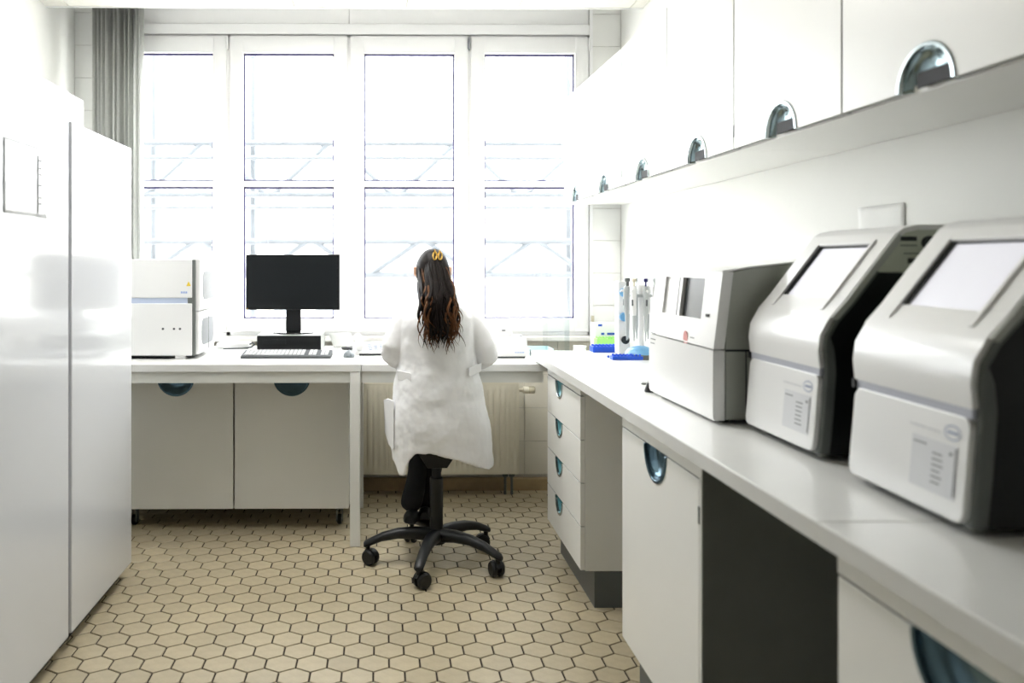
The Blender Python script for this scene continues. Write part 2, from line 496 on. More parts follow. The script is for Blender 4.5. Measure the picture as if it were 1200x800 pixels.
# ------------------------------------------------------------------ vertical blind, drawn aside
t = thing('vertical_blind', 'grey vertical blind slats gathered at the window edge', 'blind', (-1.58, 4.88, 1.0))
obj('head_rail', box(new(), -.14, .18, -.03, .03, 2.04, 2.075, .004), 'frame_white', t)
NS = 12
for k in range(NS):
    x = -.128 + k * .258 / (NS - 1) + random.uniform(-.003, .003)
    ang = R(random.choice([42, 60, 78, 88]) + random.uniform(-5, 5)) * (1 if k % 5 else -1)
    b = new(); hw = .044; n = 4
    A = []; B = []
    for q in range(n + 1):
        s = -hw + 2 * hw * q / n; bow = .004 * (1 - (s / hw) ** 2)
        px_, py_ = s * math.cos(ang) - bow * math.sin(ang), s * math.sin(ang) + bow * math.cos(ang)
        A.append(b.verts.new((x + px_, py_, .01))); B.append(b.verts.new((x + px_, py_, 2.04)))
    for q in range(n): b.faces.new([A[q], A[q + 1], B[q + 1], B[q]])
    o = obj('slat', b, 'blind_fabric', t, True)
    md = o.modifiers.new('thickness', 'SOLIDIFY'); md.thickness = .0012

# ------------------------------------------------------------------ handles and doors
def cup(door, cx, ze, r, up, yf, rim='cup_chrome', bowl='cup_teal', D=.030):
    """half-moon recessed grip in a door; its flat side lies on the door edge ze; up: +1 bulges up from the edge, -1 down"""
    b = new(); N, K = 20, 8; V = []
    for k in range(K + 1):
        rho = (r - .006) * k / K; row = []
        for i in range(N + 1):
            a = PI * i / N
            dep = D * math.sqrt(max(0, 1 - (k / K) ** 2.6))
            row.append(b.verts.new((cx + rho * math.cos(a), yf + .002 + dep, ze + up * rho * math.sin(a))))
        V.append(row)
    for k in range(K):
        for i in range(N):
            if k == 0:
                b.faces.new([V[0][0], V[1][i], V[1][i + 1]])
            else: b.faces.new([V[k][i], V[k + 1][i], V[k + 1][i + 1], V[k][i + 1]])
    bmesh.ops.remove_doubles(b, verts=b.verts[:], dist=1e-5)
    h = obj('handle', b, bowl, door, 60)
    md = h.modifiers.new('thickness', 'SOLIDIFY'); md.thickness = .0016; md.offset = 0
    b = new()
    out = [(cx + r * math.cos(PI * i / 24), ze + up * r * math.sin(PI * i / 24)) for i in range(25)]
    inn = [(cx + (r - .009) * math.cos(PI * i / 24), ze + up * (r - .009) * math.sin(PI * i / 24)) for i in range(25)]
    prism(b, out + inn[::-1], 'y', yf - .004, yf + .017, .0012, 1)
    obj('handle_rim', b, rim, door, 40)

def door(parent, x0, x1, z0, z1, notch=None, r=.092, th=.019, m='laminate', yf=0.0, name='door', rim='cup_chrome', bowl='cup_teal', cx=None):
    cx = (x0 + x1) / 2 if cx is None else cx
    pts = [(x0, z0)]
    if notch == 'bottom':
        pts += [(cx + r * math.cos(PI - PI * i / 24), z0 + r * math.sin(PI * i / 24)) for i in range(25)]
    pts += [(x1, z0), (x1, z1)]
    if notch == 'top':
        pts += [(cx + r * math.cos(PI * i / 24), z1 - r * math.sin(PI * i / 24)) for i in range(25)]
    pts += [(x0, z1)]
    d = obj(name, prism(new(), pts, 'y', yf, yf + th, .0012, 1), m, parent, 40)
    d.data.materials.append(M['edge_face'])                # grey on the door edges paints in the shade of the gaps
    for p_ in d.data.polygons:
        if abs(p_.normal.z) > .9 or (notch == 'bottom' and abs(p_.normal.x) > .9): p_.material_index = 1
    if notch: cup(d, cx, z0 if notch == 'bottom' else z1, r, 1 if notch == 'bottom' else -1, yf, rim, bowl)
    return d

def carcass(parent, x0, x1, y0, y1, z0, z1, m='laminate', th=.018, top=True, name='carcass'):
    b = new()
    box(b, x0, x0 + th, y0, y1, z0, z1, .001, 1); box(b, x1 - th, x1, y0, y1, z0, z1, .001, 1)
    box(b, x0 + th, x1 - th, y0, y1, z0, z0 + th)
    if top: box(b, x0 + th, x1 - th, y0, y1, z1 - th, z1)
    box(b, x0 + th, x1 - th, y1 - .008, y1, z0 + th, z1 - th)
    return obj(name, b, m, parent)

# ------------------------------------------------------------------ wall cabinets
XU, ZU0, ZU1 = 1.10, 1.755, 2.395
ub = [4.985, 3.78, 2.565, 1.35]
ulab = ['white wall cabinet beside the window, end of the row of three', 'white wall cabinet between two others, middle of the row', 'white wall cabinet above the two screen analysers']
for k in range(3):
    L = ub[k] - ub[k + 1]
    t = thing('wall_cabinet', ulab[k], 'cabinet', (XU, ub[k], ZU0), -PI / 2, 'white cabinets along the right wall')
    carcass(t, .001, L - .001, .021, XR - XU - .003, 0, ZU1 - ZU0)
    hw = L / 2
    for xs_ in (.0, hw, L):
        obj('seal_or_gap_strip', box(new(), max(.0, xs_ - .006), min(L, xs_ + .006), .0165, .0205, .004, ZU1 - ZU0 - .002), 'gap_dark', t)  # dark strip behind each door joint stands in for shade in the gap
    for q in range(2):
        x0, x1 = q * hw + .003, (q + 1) * hw - .003
        d = door(t, x0, x1, .004, ZU1 - ZU0 - .002, 'bottom', .090, th=.016, bowl='cup_steel')
        obj('grip_shade', box(new(), (x0 + x1) / 2 - .040, (x0 + x1) / 2 + .079, .008, .012, .006, .040, .002, 1), 'gap_dark', d)  # dark plate stands in for the shaded inside of the grip
    if k:                                               # dark hinge pins on the unit edges
        for z in (.06, .56):
            obj('hinge', box(new(), -.004, .006, -.0015, .012, z - .018, z + .018, .001, 1), 'trim_grey', t)
    obj('hinge', box(new(), L - .004, L + .003, -.0015, .012, .04, .075, .001, 1), 'trim_grey', t)

# ------------------------------------------------------------------ right-hand bench
XF, ZB = 0.755, 0.95      # bench front edge and top
XD = 0.797                # door plane
for (ya, yb, lab) in ((1.42, 4.19, 'long white worktop carrying the pipettes and the boxy analyser'), (-.4, 1.418, 'shorter white worktop butted on past the two screen analysers')):
    t = thing('bench_worktop', lab, 'worktop', (1.1, (ya + yb) / 2, ZB - .04), 0, 'white bench worktops')
    obj('slab', box(new(), XF, XR - .002, ya, yb, ZB - .04, ZB, .004), 'worktop', t, 40, world=True)
    obj('edge_face', box(new(), XF - .0015, XF + .006, ya, yb, ZB - .0375, ZB - .0025), 'worktop_edge', t, world=True)

# drawer pedestal
t = thing('drawer_pedestal', 'white four-drawer pedestal with teal half-moon grips', 'drawer unit', (XD, 3.985, 0), -PI / 2)
L = 3.985 - 3.315
carcass(t, 0, L, .020, .62, .150, .908)
obj('rail', box(new(), 0, L, 0, .019, .862, .908, .001, 1), 'laminate', t)
zt = [.858, .681, .506, .330, .152]
for k in range(4):
    door(t, .002, L - .002, zt[k + 1] + .0015, zt[k] - .0015, 'top', .074, name='drawer_front', cx=L * .40)
b = new(); box(b, .03, L - .003, .058, .60, 0, .149)
obj('plinth', b, 'plinth', t)

# single-door cupboard
def cupboard(y0, L, lab, side):
    t = thing('bench_cupboard', lab, 'cabinet', (XD, y0, 0), -PI / 2, 'cupboards under the bench')
    carcass(t, 0, L, .020, .655, .150, .908)
    obj('rail', box(new(), 0, L, 0, .019, .856, .908, .001, 1), 'laminate', t)
    door(t, .002, L - .018, .153, .852, 'top', .098, bowl='cup_slate', rim='cup_slate')
    obj('side_strip', box(new(), L - .016, L, 0, .019, .15, .855, .001, 1), 'laminate_edge', t)
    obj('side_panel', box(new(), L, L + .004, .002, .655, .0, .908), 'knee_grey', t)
    obj('door_gap', box(new(), .001, L - .001, .0185, .0202, .848, .860), 'gap_dark', t)
    obj('hinge', box(new(), L - .020, L - .010, -.002, .012, .74, .785, .001, 1), 'trim_grey', t)
    obj('plinth', box(new(), .004, L - .004, .058, .62, 0, .149), 'plinth', t)
    return t
mat('cup_slate', '5c7684', 0.14, metal=0.7, var=0.05)
cupboard(2.733, .685, 'white cupboard with half-moon grip next to the drawer pedestal', 0)
cupboard(1.432, .62, 'white cupboard under the shorter worktop, across the dark knee space', 0)
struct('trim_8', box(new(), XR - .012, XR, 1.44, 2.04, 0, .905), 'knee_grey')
# a hanging lead
t = tag(obj('power_lead', tube(new(), [(1.30, 1.60, .62), (1.26, 1.57, .55), (1.22, 1.58, .47), (1.25, 1.62, .42), (1.30, 1.60, .46), (1.28, 1.57, .36), (1.24, 1.60, .27), (1.32, 1.66, .15), (1.46, 1.70, .12)], .006, 8), 'black_plastic', None, True),
        'black power lead dangling in the dark knee space', 'cable')

# ------------------------------------------------------------------ window table (long lab desk)
ZT, YT = .90, 4.04
lx = at(416, 641, Z=0).x
xj = lx + .032
t = thing('lab_table', 'white lab table carrying the monitor and the vented analyser', 'table', (-1.0, 4.4, 0), 0, 'white lab tables under the windows')
obj('table_top', box(new(), XL + .01, xj - .0008, YT, 4.97, ZT - .036, ZT, .002), 'worktop', t, 40, world=True)
obj('apron', box(new(), XL + .02, xj - .002, YT + .012, YT + .032, ZT - .092, ZT - .036), 'apron', t, world=True)
obj('rear_apron', box(new(), XL + .02, xj - .002, 4.72, 4.74, ZT - .092, ZT - .036), 'apron', t, world=True)
for (x, y) in ((lx, YT + .022), (lx, 4.70), (-1.86, YT + .022), (-1.86, 4.70)):
    obj('leg', box(new(), x - .025, x + .025, y - .02, y + .02, 0, ZT - .036, .002, 1), 'laminate', t, world=True)
t = thing('lab_table', 'shallower white lab table at which the person sits', 'table', (.65, 4.35, 0), 0, 'white lab tables under the windows')
obj('table_top', box(new(), xj + .0008, XR - .004, YT, 4.66, ZT - .036, ZT, .002), 'worktop', t, 40, world=True)
obj('apron', box(new(), xj + .002, .79, YT + .012, YT + .032, ZT - .092, ZT - .036), 'apron', t, world=True)
for (x, y) in ((1.42, 4.62), (1.42, 4.24)):
    obj('leg', box(new(), x - .025, x + .025, y - .02, y + .02, 0, ZT - .036, .002, 1), 'laminate', t, world=True)

# cart with two doors under the table
xr = at(409, 520, Y=4.30).x; xm = at(274, 520, Y=4.30).x; xl = 2 * xm - xr
t = thing('rolling_cabinet', 'pale grey two-door cabinet on black castors under the table', 'cabinet', ((xl + xr) / 2, 4.30, 0))
hw = (xr - xl) / 2
carcass(t, -hw, hw, .021, .46, .112, .80, 'cart_grey')
for s in (-1, 1):
    a, c = (-hw + .001, -.004) if s < 0 else (.004, hw - .001)
    door(t, a, c, .112, .800, 'top', .098, m='cart_grey', rim='cup_slate', bowl='cup_petrol' if 'cup_petrol' in M else 'cup_slate')
for sx in (-1, 1):
    for sy in (.09, .40):
        b = new(); lathe(b, [(.024, -.011), (.027, -.007), (.027, .007), (.024, .011)], (sx * (hw - .055), sy + .012, .027), 18, 'x')
        w = obj('castor', b, 'black_plastic', t, True)
        b = new(); box(b, sx * (hw - .055) - .018, sx * (hw - .055) - .012, sy - .012, sy + .026, .02, .10); box(b, sx * (hw - .055) + .012, sx * (hw - .055) + .018, sy - .012, sy + .026, .02, .10)
        box(b, sx * (hw - .055) - .018, sx * (hw - .055) + .018, sy - .012, sy + .026, .085, .1118)
        obj('castor_fork', b, 'trim_grey', w)

# ------------------------------------------------------------------ radiator
rx0, rx1, ry, rz0, rz1 = -.62, at(607, 500, Y=4.93).x, 4.90, .135, .685
t = thing('panel_radiator', 'cream ribbed panel radiator below the window', 'radiator', ((rx0 + rx1) / 2, ry, rz0))
b = new(); n = int((rx1 - rx0 - .05) / .0083); V = []
for z, am in ((rz0 + .0, 0), (rz0 + .035, 0), (rz0 + .06, 1), (rz1 - .06, 1), (rz1 - .035, 0), (rz1, 0)):
    row = []
    for i in range(n + 1):
        x = rx0 + (rx1 - rx0) * i / n
        ph = ((x - rx0) / .0333) % 1
        dep = .007 * am * (1 if 0.30 < ph < 0.62 else 0)
        row.append(b.verts.new((x, ry + dep, z)))
    V.append(row)
for r0_, r1_ in zip(V, V[1:]):
    for i in range(n): b.faces.new([r0_[i], r0_[i + 1], r1_[i + 1], r1_[i]])
obj('front_panel', b, 'radiator_cream', t, True, world=True)
b = new(); box(b, rx0, rx1, ry + .012, ry + .085, rz0 + .01, rz1 - .012); box(b, rx0 - .002, rx0 + .004, ry, ry + .09, rz0, rz1); box(b, rx1 - .004, rx1 + .002, ry, ry + .09, rz0, rz1)
obj('body', b, 'radiator_cream', t, world=True)
b = new(); i = 0; x = rx0 + .01
box(b, rx0, rx1, ry - .001, ry + .006, rz1 - .012, rz1 + .001, .001, 1); box(b, rx0, rx1, ry + .083, ry + .089, rz1 - .012, rz1 + .001)
while x < rx1 - .01:
    box(b, x, x + .004, ry + .006, ry + .083, rz1 - .006, rz1); x += .016
obj('top_grille', b, 'radiator_cream', t, world=True)
b = new(); vz = .635; vx = rx1
tube(b, [(vx - .03, ry + .03, vz), (vx + .035, ry + .03, vz)], .012, 12)
v = obj('valve', b, 'radiator_cream', t, True, world=True)
b = new(); lathe(b, [(.016, .028), (.022, .032), (.022, .062), (.020, .064)], (vx, ry + .03, vz), 18, 'x')
obj('valve_head', b, 'radiator_cream', v, True, world=True)
b = new(); lathe(b, [(.020, .064), (.021, .066), (.021, .098), (.016, .102)], (vx, ry + .03, vz), 18, 'x')
for k in range(12):
    a = k * PI / 6; box(b, vx + .068, vx + .096, ry + .03 + .0205 * math.cos(a) - .0022, ry + .03 + .0205 * math.cos(a) + .0022, vz + .0205 * math.sin(a) - .0022, vz + .0205 * math.sin(a) + .0022)
obj('thermostat_knob', b, 'beige_plastic', v, True, world=True)
b = new()
for dx in (.035, .075):
    lathe(b, [(.016, rz0 - .025), (.018, rz0 - .02), (.018, rz0 - .004), (.012, rz0 + .01)], (rx1 - dx, ry + .045, 0), 14)
    tube(b, [(rx1 - dx, ry + .045, rz0 - .02), (rx1 - dx, ry + .048, 0.002)], .008, 10)
obj('pipe_union', b, 'trim_grey', t, True, world=True)
b = new()
b.free()
for dx in (.25, .95): obj('wall_bracket', box(new(), rx0 + dx, rx0 + dx + .03, ry + .085, YB - .001, rz0 + .05, rz1 - .05), 'radiator_cream', t, world=True)

# ------------------------------------------------------------------ freezers on the left
XFZ = -1.128
def freezer(y0, wdt, ztop, lab, near_box):
    t = thing('upright_freezer', lab, 'freezer', (XFZ, y0, 0), PI / 2, 'tall white freezers along the left wall')
    obj('cabinet_body', box(new(), .004, wdt - .004, .065, -XL + XFZ - .02, .05, ztop - .004, .006), 'fridge_body', t, 40)
    obj('door', box(new(), .0, wdt, 0, .058, .06, ztop, .007, 3), 'fridge_white', t, 40)
    obj('seal_or_gap_strip', box(new(), .012, wdt - .012, .058, .065, .08, ztop - .02), 'gap_dark', t)
    obj('kick_grille', box(new(), .02, wdt - .02, .05, .08, 0.0, .055), 'gap_dark', t)
    b = new(); box(b, .02, wdt - .02, .10, .70, 0.0, .05)
    obj('base', b, 'gap_dark', t)
    return t
f2 = freezer(2.972, .705, 1.912, 'shorter white freezer with a small box on top', 0)
f1 = freezer(2.235, .712, 2.016, 'taller glossy white freezer with a clear sleeve on the door', 0)
ba = new(); box(ba, .640, .675, -.0012, 0.0, 1.925, 1.945)
o = obj('badge', ba, 'label_grey', f1); o['label'] = 'pale maker badge'
b = new(); box(b, -1.36, -1.172, 3.03, 3.215, 1.9125, 2.035, .006)
tag(obj('carton', b, 'fridge_body'), 'small white box lying on top of the freezer', 'box')
# clear sleeve with a sheet on the tall freezer door
t = thing('document_sleeve', 'clear plastic sleeve with a sheet on the freezer door', 'document sleeve', (XFZ + .001, 2.43, 1.55), PI / 2)
def sheet(x0, x1, z0, z1, y, amp, nx=24, nz=16, ph=0.0):
    b = new(); V = []
    for j in range(nz + 1):
        V.append([b.verts.new((x0 + (x1 - x0) * i / nx, y - amp * (1 + math.sin(i * .9 + ph + j * .5) * math.cos(j * .8 - i * .35)), z0 + (z1 - z0) * j / nz)) for i in range(nx + 1)])
    for j in range(nz):
        for i in range(nx): b.faces.new([V[j][i], V[j][i + 1], V[j + 1][i + 1], V[j + 1][i]])
    bmesh.ops.recalc_face_normals(b, faces=b.faces[:])
    return b
o = obj('sheet', sheet(.01, .325, .0, .225, -.001, .0002), 'fridge_white', t, True); o.modifiers.new('t', 'SOLIDIFY').thickness = .0006
o = obj('sleeve', sheet(0, .34, -.008, .245, -.0030, .00025, ph=1.3), 'sleeve_clear', t, True)
b = new(); box(b, .245, .285, -.0042, -.0035, .01, .20)
o = obj('printed_column', b, 'fridge_body', t)
b = new()
for z in (.04, .06, .10, .135, .155, .18): box(b, .248, .268, -.0048, -.0042, z, z + .005)
tag(obj('print_marks', b, 'print_grey', t), kind='stuff')

# ------------------------------------------------------------------ boxy analyser on the right bench
t = thing('boxy_analyser', 'boxy white analyser with grey side and dark upper window', 'lab analyser', (.915, 2.82, ZB), -PI / 2)
w, dp = .55, .49
prof = [(0.006, .012), (0, .03), (0, .205), (0.004, .21)]
obj('lower_front', prism(new(), [(0.004, .010), (0.0, .02), (0.0, .206), (.035, .206), (.035, .010)], 'x', .0, w, .003), 'shell_white', t, 40)
# upper front panel with the window hole: four pieces round it
zt0, zt1 = .210, .425
wx0, wx1, wz0, wz1 = .10, .435, .285, .405
def lean(z): return .002 + (z - zt0) * .12
def slab(b, x0, x1, z0, z1, th=.03):
    p = [(lean(z0), z0), (lean(z1), z1), (lean(z1) + th, z1), (lean(z0) + th, z0)]
    prism(b, p, 'x', x0, x1)
b = new(); slab(b, 0, wx0, zt0, zt1); slab(b, wx1, w, zt0, zt1); slab(b, wx0, wx1, zt0, wz0); slab(b, wx0, wx1, wz1, zt1)
uf = obj('upper_front', b, 'shell_white', t)
b = new(); p = [(lean(wz0) + .008, wz0), (lean(wz1) + .008, wz1), (lean(wz1) + .012, wz1), (lean(wz0) + .012, wz0)]
prism(b, p, 'x', .265, wx1)
o = obj('dark_window', b, 'screen_off', uf, 40)
b = new(); prism(b, p, 'x', wx0, .235)
o = obj('white_window', b, 'shell_white', uf)
b = new(); p = [(lean(wz0) - .003, wz0), (lean(wz1) - .003, wz1), (lean(wz1) + .012, wz1), (lean(wz0) + .012, wz0)]
prism(b, p, 'x', .246, .265)
obj('window_post', b, 'shell_white', uf)
b = new(); prism(b, p, 'x', .235, .246)
obj('window_seam', b, 'black_plastic', uf)
o = obj('latch', box(new(), w - .075, w - .055, lean(.30) - .004, lean(.30) + .004, .296, .304), 'black_plastic', uf)
body = [(.037, .012), (.037, .42), (.11, .437), (.25, .452), (dp, .462), (dp, .012)]
bd = obj('body', prism(new(), body, 'x', .004, w - .002, .004), 'side_grey', t, 40)
top = [(.024, .4255), (.03, .4295), (.11, .441), (.25, .456), (dp, .466), (dp, .462), (.25, .452), (.11, .437), (.037, .4245)]
obj('top_cover', prism(new(), top, 'x', 0, w), 'shell_white', t, 50)
obj('side_seam', box(new(), w - .0025, w - .001, .037, dp, .203, .209), 'gap_dark', bd)
obj('side_seam', box(new(), w - .0025, w - .001, .092, .095, .012, .203), 'gap_dark', bd)
o = obj('sticker', prism(new(), [(.335 + .018 * math.cos(k * PI / 8), .222 + .022 * math.sin(k * PI / 8) + .0) for k in range(16)], 'y', -.001 + lean(.222), .0005 + lean(.222)), 'sticker_red', uf)
o['label'] = 'small reddish sticker'
b = new()
for (x, z, l) in ((.372, .226, .03), (.02, .19, .05), (.02, .176, .04), (.02, .21, .045)): box(b, x, x + l, lean(.226) - .0012 if x > .3 else -.001, lean(.226) if x > .3 else .001, z, z + .003)
obj('print', b, 'print_grey', t)
for x in (.05, w - .05):
    for y in (.05, dp - .05):
        obj('foot', lathe(new(), [(.015, 0), (.017, .004), (.014, .013)], (x, y, 0), 14), 'black_plastic', t)

# ------------------------------------------------------------------ two screen analysers
def screen_analyser(lab, loc, rz):
    t = thing('screen_analyser', lab, 'lab analyser', loc, rz, 'screen analysers on the bench')
    w = .38
    front = [(.004, .018), (.012, .10), (.019, .195), (.019, .21), (.015, .25), (.020, .288), (.042, .328), (.077, .368), (.135, .445), (.193, .519), (.208, .530), (.24, .537), (.34, .538), (.44, .530)]
    def off(pts, d):
        out = []
        for i, p in enumerate(pts):
            a = Vector(pts[max(i - 1, 0)]); c = Vector(pts[min(i + 1, len(pts) - 1)]); tn = (c - a).normalized()
            out.append((p[0] + tn.y * d, p[1] - tn.x * d))
        return out
    # black body
    i1 = off(front[:5], .034) + off(front, .020)[5:]
    bp_ = i1[:9] + [(.170, .428), (.445, .428), (.445, .018)]
    obj('side_body', prism(new(), bp_, 'x', .003, w - .003, .003), 'black_plastic', t, 40)
    # grey-green upper housing with the ports
    up = off(front, .012)
    hp = [(.140, .428)] + up[9:] + [(.446, .428)]
    hs = obj('upper_housing', prism(new(), hp, 'x', .001, w - .001, .003), 'panel_greygreen', t, 40)
    obj('port_slot', box(new(), w - .002, w + .0015, .198, .235, .500, .510, .001, 1), 'black_plastic', hs)
    obj('knob', lathe(new(), [(.0165, w - .002), (.0165, w + .006), (.013, w + .008)], (0, .262, .495), 20, 'x'), 'black_plastic', hs, 40)
    obj('port_socket', box(new(), w - .002, w + .0015, .215, .234, .449, .461, .001, 1), 'black_plastic', hs)
    b = new(); box(b, w - .002, w + .0008, .198, .235, .488, .491); box(b, w - .002, w + .0008, .205, .245, .470, .473)
    tag(obj('port_marking', b, 'trim_grey', hs), kind='stuff')
    # grey frame that carries the white front
    f0, f1 = off(front, .010), off(front[:5], .036) + off(front, .023)[5:]
    obj('trim_frame', prism(new(), f0[:9] + f1[:9][::-1], 'x', 0, w, .006, 3), 'trim_grey', t, 40)
    f0, f1 = off(front, .002), off(front, .018)
    for xa_ in (0, w - .010): obj('light_trim', prism(new(), f0[6:10] + f1[6:10][::-1], 'x', xa_, xa_ + .010, .003), 'shell_grey', t, 40)
    # lower white panel with rounded upper corners
    b = new(); o2 = rrect(.012, w - .012, .018, .195, .022, 6)
    A = []; B = []
    def yl(z): return .004 + (z - .018) / .177 * .015
    for (x, z) in o2: A.append(b.verts.new((x, yl(z), z))); B.append(b.verts.new((x, yl(z) + .014, z)))
    n = len(o2); fs = [b.faces.new(A), b.faces.new(B[::-1])] + [b.faces.new([A[i], B[i], B[(i + 1) % n], A[(i + 1) % n]]) for i in range(n)]
    bmesh.ops.recalc_face_normals(b, faces=fs)
    bmesh.ops.bevel(b, geom=list(fs[0].edges), offset=.004, segments=3, profile=.5, affect='EDGES')
    lp = obj('lower_panel', b, 'shell_white', t, 40)
    obj('groove', box(new(), .012, w - .012, .021, .05, .193, .214), 'groove_grey', t)
    obj('groove_end', box(new(), .006, .016, .016, .05, .193, .211), 'black_plastic', t)
    # label sticker on the lower panel (a band of print, an oval emblem)
    b = new()
    def on(b, x0, x1, z0, z1, h): 
        vs = [b.verts.new((x, yl(z) - h, z)) for (x, z) in ((x0, z0), (x1, z0), (x1, z1), (x0, z1))]
        vb = [b.verts.new((v.co.x, v.co.y + .001, v.co.z)) for v in vs]
        b.faces.new(vs); b.faces.new(vb[::-1])
        for i in range(4): b.faces.new([vs[i], vb[i], vb[(i + 1) % 4], vs[(i + 1) % 4]])
    on(b, .219, .344, .052, .142, .0008)
    st = obj('label_sticker', b, 'label_grey', lp)
    b = new()
    for k in range(6): on(b, .279, .279 + random.uniform(.022, .034), .118 - k * .010, .121 - k * .010, .0014)
    on(b, .224, .261, .129, .132, .0014); on(b, .323, .331, .124, .130, .0014); on(b, .338, .342, .058, .138, .0014)
    obj('sticker_text', b, 'print_grey', st)
    b = new(); 
    for k in range(9): on(b, .209 + k * .010, .209 + k * .010 + random.uniform(.005, .008), .156, .1605, .0006)
    obj('type_mark', b, 'label_grey', lp)
    b = new(); nn = 24
    ou = [(.327 + .022 * math.cos(2 * PI * k / nn), .163 + .013 * math.sin(2 * PI * k / nn)) for k in range(nn)]
    iv = [(.327 + .0195 * math.cos(2 * PI * k / nn), .163 + .0105 * math.sin(2 * PI * k / nn)) for k in range(nn)]
    vo = [b.verts.new((x, yl(z) - .001, z)) for x, z in ou]; vi = [b.verts.new((x, yl(z) - .001, z)) for x, z in iv]
    for k in range(nn): b.faces.new([vo[k], vo[(k + 1) % nn], vi[(k + 1) % nn], vi[k]])
    on(b, .313, .341, .1605, .1655, .001)
    obj('emblem', b, 'emblem_grey', lp)
    # white upper shell: bulge, slope, top
    f0, f1 = off(front, 0)[3:], off(front, .014)[3:]
    b = new(); prism(b, f0[:5] + f1[:5][::-1], 'x', .008, w - .008, .004, 2)
    sh = obj('upper_shell', b, 'shell_white', t, 40)
    b = new(); prism(b, f0[6:] + f1[6:][::-1], 'x', .004, w - .004, .003, 2); 
    obj('top_shell', b, 'shell_white', t, 40)
    # slope frame
    S0, S1 = Vector((.077, .368)), Vector((.193, .519)); dv = (S1 - S0); Ls = dv.length; dv.normalize(); nv = Vector((-dv.y, dv.x))  # outward
    def sl(b, x0, x1, s0, s1, h0, h1, bev=0.0, rr=0.0):
        o_ = rrect(x0, x1, s0, s1, rr, 5) if rr else [(x0, s0), (x1, s0), (x1, s1), (x0, s1)]
        A = [b.verts.new((x, S0.x + dv.x * s + nv.x * h1, S0.y + dv.y * s + nv.y * h1)) for x, s in o_]
        B = [b.verts.new((x, S0.x + dv.x * s + nv.x * h0, S0.y + dv.y * s + nv.y * h0)) for x, s in o_]
        n = len(o_); fs = [b.faces.new(A), b.faces.new(B[::-1])] + [b.faces.new([A[i], B[i], B[(i + 1) % n], A[(i + 1) % n]]) for i in range(n)]
        bmesh.ops.recalc_face_normals(b, faces=fs)
        if bev: bmesh.ops.bevel(b, geom=list(fs[0].edges), offset=bev, segments=2, profile=.5, affect='EDGES')
    b = new(); X0, X1 = .008, w - .008; wx0, wx1, q0, q1 = .078, w - .070, -.024, .158
    sl(b, X0, wx0, -.05, Ls, -.014, 0); sl(b, wx1, X1, -.05, Ls, -.014, 0); sl(b, wx0, wx1, -.05, q0, -.014, 0); sl(b, wx0, wx1, q1, Ls, -.014, 0)
    obj('screen_surround', b, 'shell_white', t)
    b = new(); e = .012
    sl(b, wx0 - e, wx0, q0 - e, q1 + e, -.004, .005, .002); sl(b, wx1, wx1 + e, q0 - e, q1 + e, -.004, .005, .002)
    sl(b, wx0, wx1, q1, q1 + e, -.004, .005, .002)
    obj('bezel', b, 'shell_white', t, 40)
    b = new(); sl(b, wx0, wx0 + .013, q0, q1, -.013, -.002); sl(b, wx0, wx1, q1 - .004, q1, -.013, -.004)
    obj('screen_edge', b, 'black_gloss', t)
    b = new(); sl(b, wx0 + .013, wx1, q0, q1 - .004, -.013, -.006)
    obj('screen', b, 'screen_pale', t)
    for x in (.05, w - .05):
        for y in (.05, .40):
            obj('foot', lathe(new(), [(.012, 0), (.014, .004), (.012, .020)], (x, y, 0), 14), 'shell_grey', t)
    return t
screen_analyser('screen analyser standing between the boxy analyser and its twin', (.973, 2.222, ZB), -PI / 2 - R(.4))
screen_analyser('screen analyser with bare black side, second along from the boxy analyser', (.957, 1.700, ZB), -PI / 2 - R(2.2))

# note sheet on the wall
t = tag(obj('wall_note', sheet(-.112, .112, 0, .135, -.001, .0022, 10, 6), 'paper', None, True), 'crumpled white paper note on the wall above the analysers', 'paper')
t.location = (XR - .001, 2.40, 1.435); t.rotation_euler = (0, 0, -PI / 2); t.modifiers.new('t', 'SOLIDIFY').thickness = .0008

# ------------------------------------------------------------------ analyser on the table by the freezers
t = thing('bench_analyser', 'tall white analyser with side vents on the window table', 'lab analyser', (-1.265, 4.265, ZT))
x0, x1 = -.28, .28
def block(name, z0, z1, m='shell_white'):
    return obj(name, box(new(), x0, x1 - .012, 0, .05, z0, z1, .006, 3), m, t, 40)
lw = block('lower_front', .018, .290)
uf = block('upper_front', .318, .520)
obj('front_strip', box(new(), x0 + .005, x1 - .035, .008, .04, .289, .319), 'strip_blue', t)
obj('strip_end', box(new(), x1 - .035, x1 - .012, .004, .04, .289, .319), 'trim_grey', t)
obj('edge_trim', box(new(), x1 - .014, x1 + .004, .004, .03, .018, .518, .005, 2), 'trim_grey', t, 40)
b = new(); prism(b, [(.02, .25), (.02, .52), (.33, .52), (.375, .505), (.41, .47), (.41, .28), (.395, .25)], 'x', x0, x1 + .028, .012, 4)
ub_ = obj('upper_body', b, 'shell_white', t, 40)
b = new(); prism(b, [(.02, .022), (.02, .246), (.37, .246), (.41, .23), (.41, .06), (.39, .028)], 'x', x0, x1 + .022, .010, 4)
lb = obj('lower_body', b, 'shell_white', t, 40)
obj('vent', prism(new(), rrect(.075, .37, .305, .455, .045, 6), 'x', x1 + .026, x1 + .0295), 'vent_grey', ub_)
obj('vent', prism(new(), rrect(.075, .37, .065, .205, .045, 6), 'x', x1 + .020, x1 + .0235), 'vent_grey', lb)
obj('panel_gap', box(new(), x1 + .018, x1 + .0240, .235, .239, .034, .240), 'gap_dark', lb)
for x in (-.165 + .09, -.165 + .18, -.165 + .225): pass
